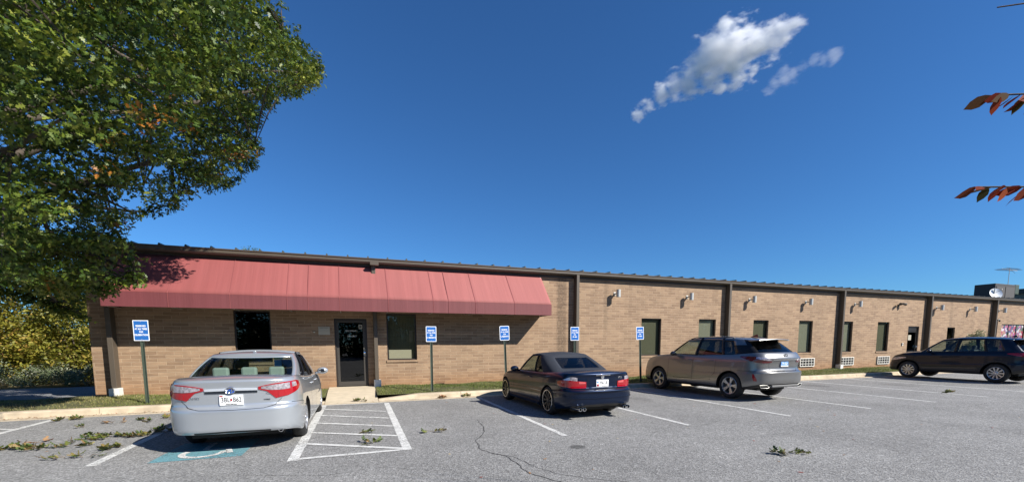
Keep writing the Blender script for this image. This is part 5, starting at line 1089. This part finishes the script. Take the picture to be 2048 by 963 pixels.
mb=MB(); branchwork(mb,[(0,0,-.1),(.05,0,1.5),(0,.1,4),(.1,0,8),(.2,-.1,12)],[.42,.36,.31,.22,.08],A[::2]+B_[::3]+C_,5,26); mb.build('trunk',M['bark'],oak,smooth=60)

def bush(name,loc,r,h,n,size,mat,label,cat,group,seed,stems=6,kind='leaf',cl=26,rr=.5):
    o=empty(name,loc,0,label,cat,group); rg=np.random.default_rng(seed); C=[]
    while len(C)<cl:
        v=rg.uniform(-1,1,3); v[2]=abs(v[2])
        if np.linalg.norm(v)<1 and (np.linalg.norm(v)>.45): C.append((v[0]*r,v[1]*r,.15+v[2]*h*.92))
    for k in range(cl//3): a=rg.uniform(0,6.28); C.append((r*.9*math.cos(a),r*.9*math.sin(a),rg.uniform(.1,.5)*h))
    V,F,t=leaves(C,[rr*rg.uniform(.7,1.25) for _ in C],[n//len(C)]*len(C),size,kind,up=.3,seed=seed,flat=.8); V[:,2]=np.maximum(V[:,2],.01)
    fast_mesh('foliage',V,F,mat,o,t)
    mb=MB()
    for k in range(stems):
        c_=C[rg.integers(len(C))]; mb.tube([(c_[0]*.15,c_[1]*.15,-.1),(c_[0]*.5,c_[1]*.5,c_[2]*.55),c_],[.05*h/4,.03*h/4,.01],5,cap=False)
    mb.build('stem',M['bark'],o); return o
GT='yellow green thicket trees beyond the drive'
th=[((-10.6,22.6,.1),1.7,3.9,'yellow green thicket tree just left of the building corner'),((-13.4,23.0,.1),2.0,4.9,'tall yellow green thicket tree at the left edge, beneath the oak'),((-12.0,24.8,.2),2.0,4.6,'yellow brown thicket tree half hidden between the two in front'),((-17.2,23.2,.1),2.3,5.2,'broad yellow green thicket tree farther left beyond the drive'),((-21.5,23.5,.1),2.4,5.0,'outermost yellow green thicket tree beyond the drive'),((-8.4,24.2,.2),1.8,3.6,'low yellow green thicket tree reaching behind the building')]
for i,(p,r,h,l) in enumerate(th): bush('thicket_tree',p,r,h,15000,.14,yel_leaf,l,'tree',GT,20+i,10,'leaf',60,.62)
GS='pale green shrubs along the far side of the drive'
sh=[((-9.35,20.6,.05),.75,.78,'pale green shrub nearest the building corner'),((-10.7,20.7,.05),.8,.82,'pale green shrub second from the building corner'),((-12.2,20.5,.05),.95,.88,'lush pale green shrub at the left edge of the view'),((-14.0,20.8,.05),.9,.9,'pale green shrub beyond the left edge of the drive')]
for i,(p,r,h,l) in enumerate(sh): bush('flowering_shrub',p,r,h,4200,.06,pale_leaf,l,'shrub',GS,40+i,6,'leaf',34,.28)
b=bush('pale_bush',(35.3,14.2,.15),.50,2.15,5200,.09,pale_leaf,'spindly pale bush before the wall behind the dark car','bush',None,60,6,'leaf',34,.30)
# distant trees whose tips clear the roof
dg_leaf=leafmat('far_green_leaves',[(.02,.04,.01),(.04,.07,.015),(.07,.10,.02)],None,rough=.6,trans=.2)
tr0=bush('hedge_tree',(-26,-24,0),4.2,10.5,9000,.42,dg_leaf,'dark green tree in the row across the lot behind the viewer','tree','trees across the lot behind the viewer',90,10,'leaf',60,1.5)
for k in range(1,26): dup(tr0,(-26+6.6*k,-24+rnd.uniform(-2,2),0),rnd.uniform(0,6.28))
def far_tree(loc,h,label,seed):
    o=empty('distant_tree',loc,0,label,'tree','distant trees behind the building'); rg=np.random.default_rng(seed); mb=MB(); C=[]
    mb.tube([(0,0,0),(.1,0,h*.5),(0,.1,h*.97)],[.22,.14,.03],7)
    for k in range(16):
        a=rg.uniform(0,6.28); z=rg.uniform(.45,.95)*h; l=rg.uniform(.5,1.6)*(1.15-z/h)*2.4; e=(l*math.cos(a),l*math.sin(a),min(h,z+l*.5)); mb.tube([(0,0,z*.9),e],[.05,.012],4,cap=False); C.append(e)
    mb.build('trunk',M['bark'],o)
    V,F,t=leaves(C,[.55]*len(C),[130]*len(C),.13,'leaf',seed=seed); fast_mesh('crown',V,F,oak_leaf,o,t)
far_tree((-8.3,47,0),10.75,'distant tree whose tip shows over the roof above the left of the awning',71)
far_tree((3.8,44.5,0),10.1,'distant tree whose tip shows over the roof above the front door',72)

# cherry tree off to the right whose twigs reach into the picture
ch=empty('cherry_tree',(8.6,-1.6,0),0,'autumn cherry tree with drooping red brown leaves reaching in at the right edge','tree')
mb=MB(); mb.tube([(0,0,-.1),(0,.03,1.0),(-.05,.0,2.4),(0,.1,4.2)],[.13,.11,.09,.05],10); mb.build('trunk',M['bark'],ch,smooth=60)
c0=np.array([8.6,-1.6,0])
def cherry(a,b,rad,pts,nleaf,seed,size=.085):
    """branch from trunk height to the tip b (world), leaves hanging near its end"""
    rg=np.random.default_rng(seed); mb=MB(); a=np.array(a); b=np.array(b)-c0; P=[a+(b-a)*t+np.array([0,0,.12*math.sin(math.pi*t)]) for t in np.linspace(0,1,9)]
    mb.tube([tuple(p) for p in P],list(np.linspace(rad,.0035,9)),6); br=mb.build('branch',M['bark'],ch)
    Vs=[];Fs=[];ts=[]; S0=np.array([(0,0,0),(.2,.13,.02),(.45,.20,.02),(.72,.15,0),(.9,.05,-.03),(1,0,-.05),(.9,-.05,-.03),(.72,-.15,0),(.45,-.20,.02),(.2,-.13,.02)])
    d=(b-a)/np.linalg.norm(b-a); pts=pts/np.linalg.norm(b-a)
    for k in range(nleaf):
        t=1-(k/nleaf)*pts; p=a+(b-a)*t+np.array([0,0,.12*math.sin(math.pi*t)])
        ang=rg.uniform(-1.1,1.1); dirv=d*rg.uniform(.5,1.2)+np.array([rg.uniform(-.4,.4),rg.uniform(-.4,.4),rg.uniform(-1.2,-.15)]); dirv/=np.linalg.norm(dirv)
        n=rg.normal(size=3); sd_=np.cross(dirv,n); sd_/=np.linalg.norm(sd_); nn=np.cross(dirv,sd_); s_=size*rg.uniform(.75,1.15)
        V=p+s_*(S0[:,0:1]*dirv+S0[:,1:2]*sd_+S0[:,2:3]*nn); Fs.append(np.arange(10)+10*k); Vs.append(V); ts.append(rg.uniform(0,1))
    if nleaf: fast_mesh('leaf_spray',np.vstack(Vs),np.array(Fs),red_leaf,br,ts)
cherry((-.02,.0,3.3),(3.80,1.58,3.68),.022,.0,0,80)
cherry((-.02,.0,3.35),(4.15,1.50,3.95),.012,.0,0,81)
cherry((-.04,.0,2.3),(2.90,1.19,2.80),.016,.42,17,82,.11)
cherry((-.05,.0,1.8),(2.68,1.12,2.33),.016,.46,19,87,.105)

# grass blades on the verge, leaf litter in the gutter
def blades(x0,x1,n,seed):
    rg=np.random.default_rng(seed); x=rg.uniform(x0,x1,n); y=12.72+rg.uniform(0,1,n)**1.1*2.1
    keep=(x<GX0-.05)|(x>GX1+.05); x=x[keep]; y=y[keep]; n=len(x)
    dens=np.sin(x*1.3+1)+np.sin(y*3.1+x*.7)+rg.normal(0,.8,n); k=dens>-1.2; x=x[k];y=y[k]; n=len(x)
    z=np.array([grassz(a,b) for a,b in zip(x,y)])-.005; h=rg.uniform(.02,.065,n); a=rg.uniform(0,6.28,n); w=rg.uniform(.004,.009,n); lx=rg.normal(0,.02,n); ly=rg.normal(0,.02,n)
    V=np.stack([np.stack([x-w*np.cos(a),y-w*np.sin(a),z],1),np.stack([x+w*np.cos(a),y+w*np.sin(a),z],1),np.stack([x+lx,y+ly,z+h],1)],1).reshape(-1,3)
    t=np.clip(.5+.22*np.sin(x*.9+2)+rg.normal(0,.2,n)+np.where(x<-3,.15,-.1),0,1)
    return V,np.arange(3*n).reshape(n,3),t
V,F,t=blades(-14,30,90000,9); o=fast_mesh('grass',V,F,M['blade'],None,t); tag(o,'short patchy grass on the strip between kerb and wall','grass',kind='stuff')
brown_leaf=leafmat('fallen_leaves',[(.16,.08,.03),(.28,.15,.06),(.36,.24,.12),(.30,.10,.04)],None,rough=.7,trans=.1)
fresh_leaf=leafmat('cut_oak_leaves',[(.03,.055,.012),(.07,.11,.02),(.14,.15,.03),(.26,.15,.06)],None,rough=.65,trans=.15)
# litter
rg=np.random.default_rng(33); n=900; x=rg.uniform(-14,26,n); x[:400]=rg.uniform(-8,-1,400); y=12.20+np.abs(rg.normal(0,.14,n)); z=np.full(n,.02)
y=np.minimum(y,12.47)
S0=leaf_shape('leaf'); a=rg.uniform(0,6.28,n); sz=rg.uniform(.02,.06,n); T=np.stack([np.cos(a),np.sin(a),rg.normal(0,.15,n)],1); Bv=np.stack([-np.sin(a),np.cos(a),rg.normal(0,.15,n)],1)
P=np.stack([x,y,z],1); V=(P[:,None,:]+sz[:,None,None]*(S0[None,:,0:1]*T[:,None,:]+S0[None,:,1:2]*Bv[:,None,:])).reshape(-1,3); V[:,2]=np.maximum(V[:,2],.013)
o=fast_mesh('leaf_litter',V,np.arange(n*len(S0)).reshape(n,len(S0)),brown_leaf,None,rg.uniform(0,1,n)); tag(o,'thin line of brown leaf crumbs along the gutter','leaf litter',kind='stuff')
def twigpile(x,y,rx,ry,n,label,seed,mat,size=.10,group='fallen oak twigs with leaves on the asphalt',h=.07,zb=.005):
    rg=np.random.default_rng(seed); o=empty('fallen_twig',(x,y,zb),rg.uniform(-.3,.3),label,'fallen twig',group); S0=leaf_shape('oak'); k=len(S0)
    n=int(n*.75); h*=.8; nt=max(3,n//14); mb=MB(); P=[];T=[]
    for i in range(nt):
        cx,cy=rg.uniform(-.75,.75)*rx,rg.uniform(-.75,.75)*ry; a=rg.uniform(0,6.28); l=rg.uniform(.10,.2); e=(cx+l*math.cos(a),cy+l*math.sin(a),rg.uniform(.01,h*.7)); mb.tube([(cx,cy,.008),((cx+e[0])/2,(cy+e[1])/2,.02+h*.3),e],[.004,.003,.002],4,cap=False)
        for j in range(max(2,n//nt)):
            t=rg.uniform(.1,1); P.append([cx+(e[0]-cx)*t,cy+(e[1]-cy)*t,.01+rg.uniform(0,h)*.6]); d=np.array([math.cos(a+rg.uniform(-1.5,1.5)),math.sin(a+rg.uniform(-1.5,1.5)),rg.uniform(-.1,.55)]); T.append(d/np.linalg.norm(d))
    P=np.array(P);T=np.array(T); n=len(P); B=np.cross(T,rg.normal(size=(n,3))*[.6,.6,0]+[0,0,1.0]); B/=np.linalg.norm(B,axis=1)[:,None]; Nn=np.cross(T,B); sz=size*rg.uniform(.6,1.2,n)
    V=(P[:,None,:]+sz[:,None,None]*(S0[None,:,0:1]*T[:,None,:]+S0[None,:,1:2]*B[:,None,:]+S0[None,:,2:3]*Nn[:,None,:])).reshape(-1,3); V[:,2]=np.maximum(V[:,2],.003)
    fast_mesh('leaves',V,np.arange(n*k).reshape(n,k),mat,o,rg.uniform(0,1,n)); mb.build('stem',M['twig'],o); return o
for i,(x,y,rx,ry,n,l) in enumerate((
 (-5.85,11.75,.30,.18,70,'green oak twig heap touching the end of the white line by the kerb'),
 (-5.0,10.6,.12,.08,14,'small green oak twig midway between kerb and the big twig heap'),
 (-4.0,11.1,.30,.22,75,'green oak twig heap behind the left rear corner of the silver sedan'),
 (-4.42,9.15,.16,.20,34,'upright green oak twig left of the big twig heap'),
 (-4.22,8.62,.26,.12,50,'dark flat oak twig just below the upright one'),
 (-4.35,9.45,.34,.18,80,'left part of the big oak twig heap left of the sedan'),
 (-3.75,9.35,.46,.26,150,'biggest green oak twig heap beside the sedan shadow'),
 (-3.25,9.7,.38,.24,95,'oak twig heap partly inside the shadow of the sedan'),
 (-3.68,8.25,.28,.18,70,'oak twig heap beside the near end of the white stall line'),
 (-5.15,8.75,.20,.14,50,'dark green oak twig at the left edge, farther left of the pair'),
 (-4.86,8.70,.17,.16,50,'dark green oak twig at the left edge, right one of the pair'),
 (-4.60,8.62,.12,.14,36,'upright bright green twig right of the pair at the left edge'),
 (-3.72,7.75,.12,.07,18,'small yellow green twig near the bottom left corner'),
 (-3.98,7.85,.10,.08,16,'small dark twig near the bottom left corner'),
 (.22,7.18,.12,.10,34,'green oak twig lying on the nearest hatch stripe'),
 (.10,8.02,.09,.05,16,'tiny green twig between two hatch stripes'),
 (1.27,7.62,.11,.06,22,'small green twig on bare asphalt right of the hatched bay'),
 (5.88,4.22,.13,.10,46,'dark green oak twig alone on the asphalt at the lower right'),
 (17.6,7.5,.50,.20,60,'pale dry twig across a stall line in front of the dark car'))): twigpile(x,y,rx,ry,n,l,100+i,fresh_leaf)
twigpile(-4.68,10.95,.14,.10,20,'reddish brown dead twig on the asphalt left of the sedan',130,brown_leaf)
twigpile(-5.0,9.15,.16,.10,14,'pale brown dead oak leaves at the left edge',131,brown_leaf,.13)
twigpile(.06,12.38,.18,.09,40,'green twig on the concrete at the foot of the door walk',132,fresh_leaf,zb=.03)
twigpile(2.5,12.28,.30,.10,60,'brown leaf heap against the kerb right of the door walk',133,brown_leaf,zb=.02)
twigpile(3.15,12.28,.20,.09,46,'green and brown leaf heap against the kerb beside the convertible shadow',134,fresh_leaf,zb=.02)
# single dry leaves and chips
S1=leaf_shape('leaf'); lf=mesh('fallen_leaf',[(p[0]-.5,p[1],abs(p[2])+.1) for p in S1],[tuple(range(len(S1)))],pm('dry_leaf',(.30,.17,.08),.7)); lf.location=(2.47,5.27,0); lf.scale=(.07,.07,.05); lf.rotation_euler=(0,0,.4)
GL2='single dry leaves scattered over the parking lot'; LL='single small dry leaf lying on the grey parking lot asphalt'
tag(lf,LL,'leaf',GL2); lf2m=lf.data.copy(); lf2m.materials[0]=pm('red_dry_leaf',(.30,.06,.04),.7); lf3m=lf.data.copy(); lf3m.materials[0]=pm('pale_dry_leaf',(.42,.33,.18),.7)
spots=[(2.84,4.6),(5.2,3.55),(4.18,6.0),(7.88,6.29),(6.15,5.0),(3.67,7.49),(2.02,4.76),(3.55,7.6),(8.3,5.4),(6.6,3.9),(3.0,9.2),(2.6,9.9),(1.9,10.3),(-.2,10.6),(.3,9.0),(12.2,9.3),(13.1,7.8),(15.8,9.2),(19.0,9.9),(16.5,11.2)]
for k in range(46): spots.append((rnd.uniform(-5.5,17),rnd.uniform(3.4,11.5)))
for k,(x,y) in enumerate(spots):
    c=lf.copy(); c.data=(lf.data,lf2m,lf3m)[k%3]; col.objects.link(c); c.location=(x,y,0); q=rnd.uniform(.035,.085); c.scale=(q,q*rnd.uniform(.7,1.1),q*rnd.uniform(.3,.9)); c.rotation_euler=(rnd.uniform(-.15,.15),0,rnd.uniform(0,6.28))
# ------------------------------------------------------------------ sky, sun, cloud, camera
SUN=Vector((.89,-.97,.99)).normalized()
el=math.asin(SUN.z); az=math.atan2(SUN.x,SUN.y)
wd=bpy.data.worlds.new('World'); S.world=wd; wd.use_nodes=True; nt=wd.node_tree; bg=nt.nodes['Background']
sk=nt.nodes.new('ShaderNodeTexSky'); sk.sky_type='NISHITA'; sk.sun_disc=False; sk.sun_elevation=el; sk.sun_rotation=az; sk.altitude=200; sk.air_density=1.0; sk.dust_density=.15; sk.ozone_density=3.0
tn=nt.nodes.new('ShaderNodeMix'); tn.data_type='RGBA'; tn.blend_type='MULTIPLY'; tn.inputs[0].default_value=1; tn.inputs[7].default_value=(.46,.93,1.42,1)
nt.links.new(sk.outputs[0],tn.inputs[6]); nt.links.new(tn.outputs[2],bg.inputs[0]); bg.inputs[1].default_value=.054
ld=bpy.data.lights.new('sun','SUN'); ld.energy=5.0; ld.angle=R(.53); ld.color=(1,.95,.87); lo=bpy.data.objects.new('sun',ld); col.objects.link(lo)
lo.rotation_euler=(-SUN).to_track_quat('-Z','Y').to_euler(); lo.location=SUN*60
cd=bpy.data.cameras.new('camera'); cam=bpy.data.objects.new('camera',cd); col.objects.link(cam); S.camera=cam
cd.sensor_fit='HORIZONTAL'; cd.sensor_width=36; cd.lens=841.5/2048*36; cd.shift_y=(768-481.5)/2048; cd.clip_end=4000; cd.clip_start=.05
pt,yaw,roll=.0995,.3588,-.0037
fw=Vector((math.sin(yaw)*math.cos(pt),math.cos(yaw)*math.cos(pt),-math.sin(pt))); rt=Vector((math.cos(yaw),-math.sin(yaw),0)); up=rt.cross(fw)
r3=rt*math.cos(roll)+up*math.sin(roll); u3=up*math.cos(roll)-rt*math.sin(roll)
mt=Matrix((r3,u3,-fw)).transposed().to_4x4(); mt.translation=(0,0,1.637); cam.matrix_world=mt
S.render.engine='CYCLES'; S.view_settings.view_transform='Standard'; S.view_settings.look='None'; S.view_settings.exposure=.72; S.view_settings.gamma=1
S.cycles.max_bounces=12; S.cycles.transparent_max_bounces=16; S.cycles.diffuse_bounces=3; S.cycles.glossy_bounces=3
S.cycles.volume_bounces=12; S.cycles.volume_step_rate=.2; S.cycles.volume_max_steps=256
# the cloud: real scattering volumes far away, lit by the sun
def cloud(name,px,dep,blobs,dens,label,seed):
    f=841.5; k=dep/f
    d=(fw+rt*((px[0]-1024)/f)+up*((768-px[1])/f)); c=Vector((0,0,1.637))+d*dep; dn=d.normalized(); rx=dn.cross(Vector((0,0,1))).normalized(); uz=rx.cross(dn)
    xs=[b[0] for b in blobs]; ys=[b[1] for b in blobs]; r=max(b[2] for b in blobs)
    k=1.0; x0,x1,y0,y1=min(b[0]-b[2]*1.5 for b in blobs)*k,max(b[0]+b[2]*1.5 for b in blobs)*k,min(b[1]-b[2]*1.5 for b in blobs)*k,max(b[1]+b[2]*1.5 for b in blobs)*k; D=r*1.15*k
    m=bpy.data.materials.new(name+'_vapour'); m.use_nodes=True; nt=m.node_tree; nt.nodes.clear(); out=nt.nodes.new('ShaderNodeOutputMaterial'); pv=nt.nodes.new('ShaderNodeVolumePrincipled'); nt.links.new(pv.outputs[0],out.inputs[1])
    pv.inputs['Color'].default_value=(1,1,1,1); pv.inputs['Anisotropy'].default_value=0
    tc=N(nt,'ShaderNodeTexCoord'); P=tc.outputs['Object']
    nz=N(nt,'ShaderNodeTexNoise'); nz.inputs['Scale'].default_value=.036; nz.inputs['Detail'].default_value=9; nz.inputs['Roughness'].default_value=.62
    mp=N(nt,'ShaderNodeMapping'); mp.inputs['Location'].default_value=(seed*91,seed*37,seed*53); mp.inputs['Rotation'].default_value=(0,R(28),0); mp.inputs['Scale'].default_value=(.8,1,1.35); nt.links.new(P,mp.inputs[0]); nt.links.new(mp.outputs[0],nz.inputs['Vector'])
    flat=N(nt,'ShaderNodeVectorMath',operation='MULTIPLY'); nt.links.new(P,flat.inputs[0]); flat.inputs[1].default_value=(1,1.9,1)
    fld=None
    for bx,by,br in blobs:
        vd=N(nt,'ShaderNodeVectorMath',operation='DISTANCE'); nt.links.new(flat.outputs[0],vd.inputs[0]); vd.inputs[1].default_value=(bx*k,0,by*k)
        q=mathn(nt,'MULTIPLY_ADD',vd.outputs['Value'],-1.0/(br*k),1.0)
        fld=q if fld is None else mathn(nt,'SMOOTH_MAX',fld,q,.25)
    t=mathn(nt,'ADD',fld,mathn(nt,'MULTIPLY_ADD',nz.outputs['Fac'],2.7,-1.35-.08))
    mr=N(nt,'ShaderNodeMapRange'); mr.interpolation_type='SMOOTHSTEP'; nt.links.new(t,mr.inputs[0]); mr.inputs[1].default_value=0; mr.inputs[2].default_value=.7; mr.inputs[4].default_value=dens
    nt.links.new(mr.outputs[0],pv.inputs['Density'])
    mb=MB(); mb.box(x0,x1,-D,D,y0,y1); o=mb.build(name,m); mw=Matrix((rx,dn,uz)).transposed().to_4x4(); mw.translation=c; o.matrix_world=mw; tag(o,label,None,None,'structure'); return o
cloud('cloud',(1450,125),900,[(-181,-60,18),(-156,-49,21),(-127,-33,26),(-98,-22,29),(-64,-12,41),(-24,4,58),(13,12,64),(51,10,53),(81,14,37),(106,24,26),(126,32,19),(26,-44,22),(-33,-33,28),(-8,-46,20),(0,62,20)],.09,'bright white cloud, the larger one, upper right of the sky',1)
cloud('cloud',(1610,150),950,[(-66,-16,17),(-56,-2,19),(-38,8,24),(-19,6,20),(-5,14,18),(19,22,18),(34,16,16),(52,20,20)],.022,'faint torn cloud wisps to the right of the larger cloud',2)
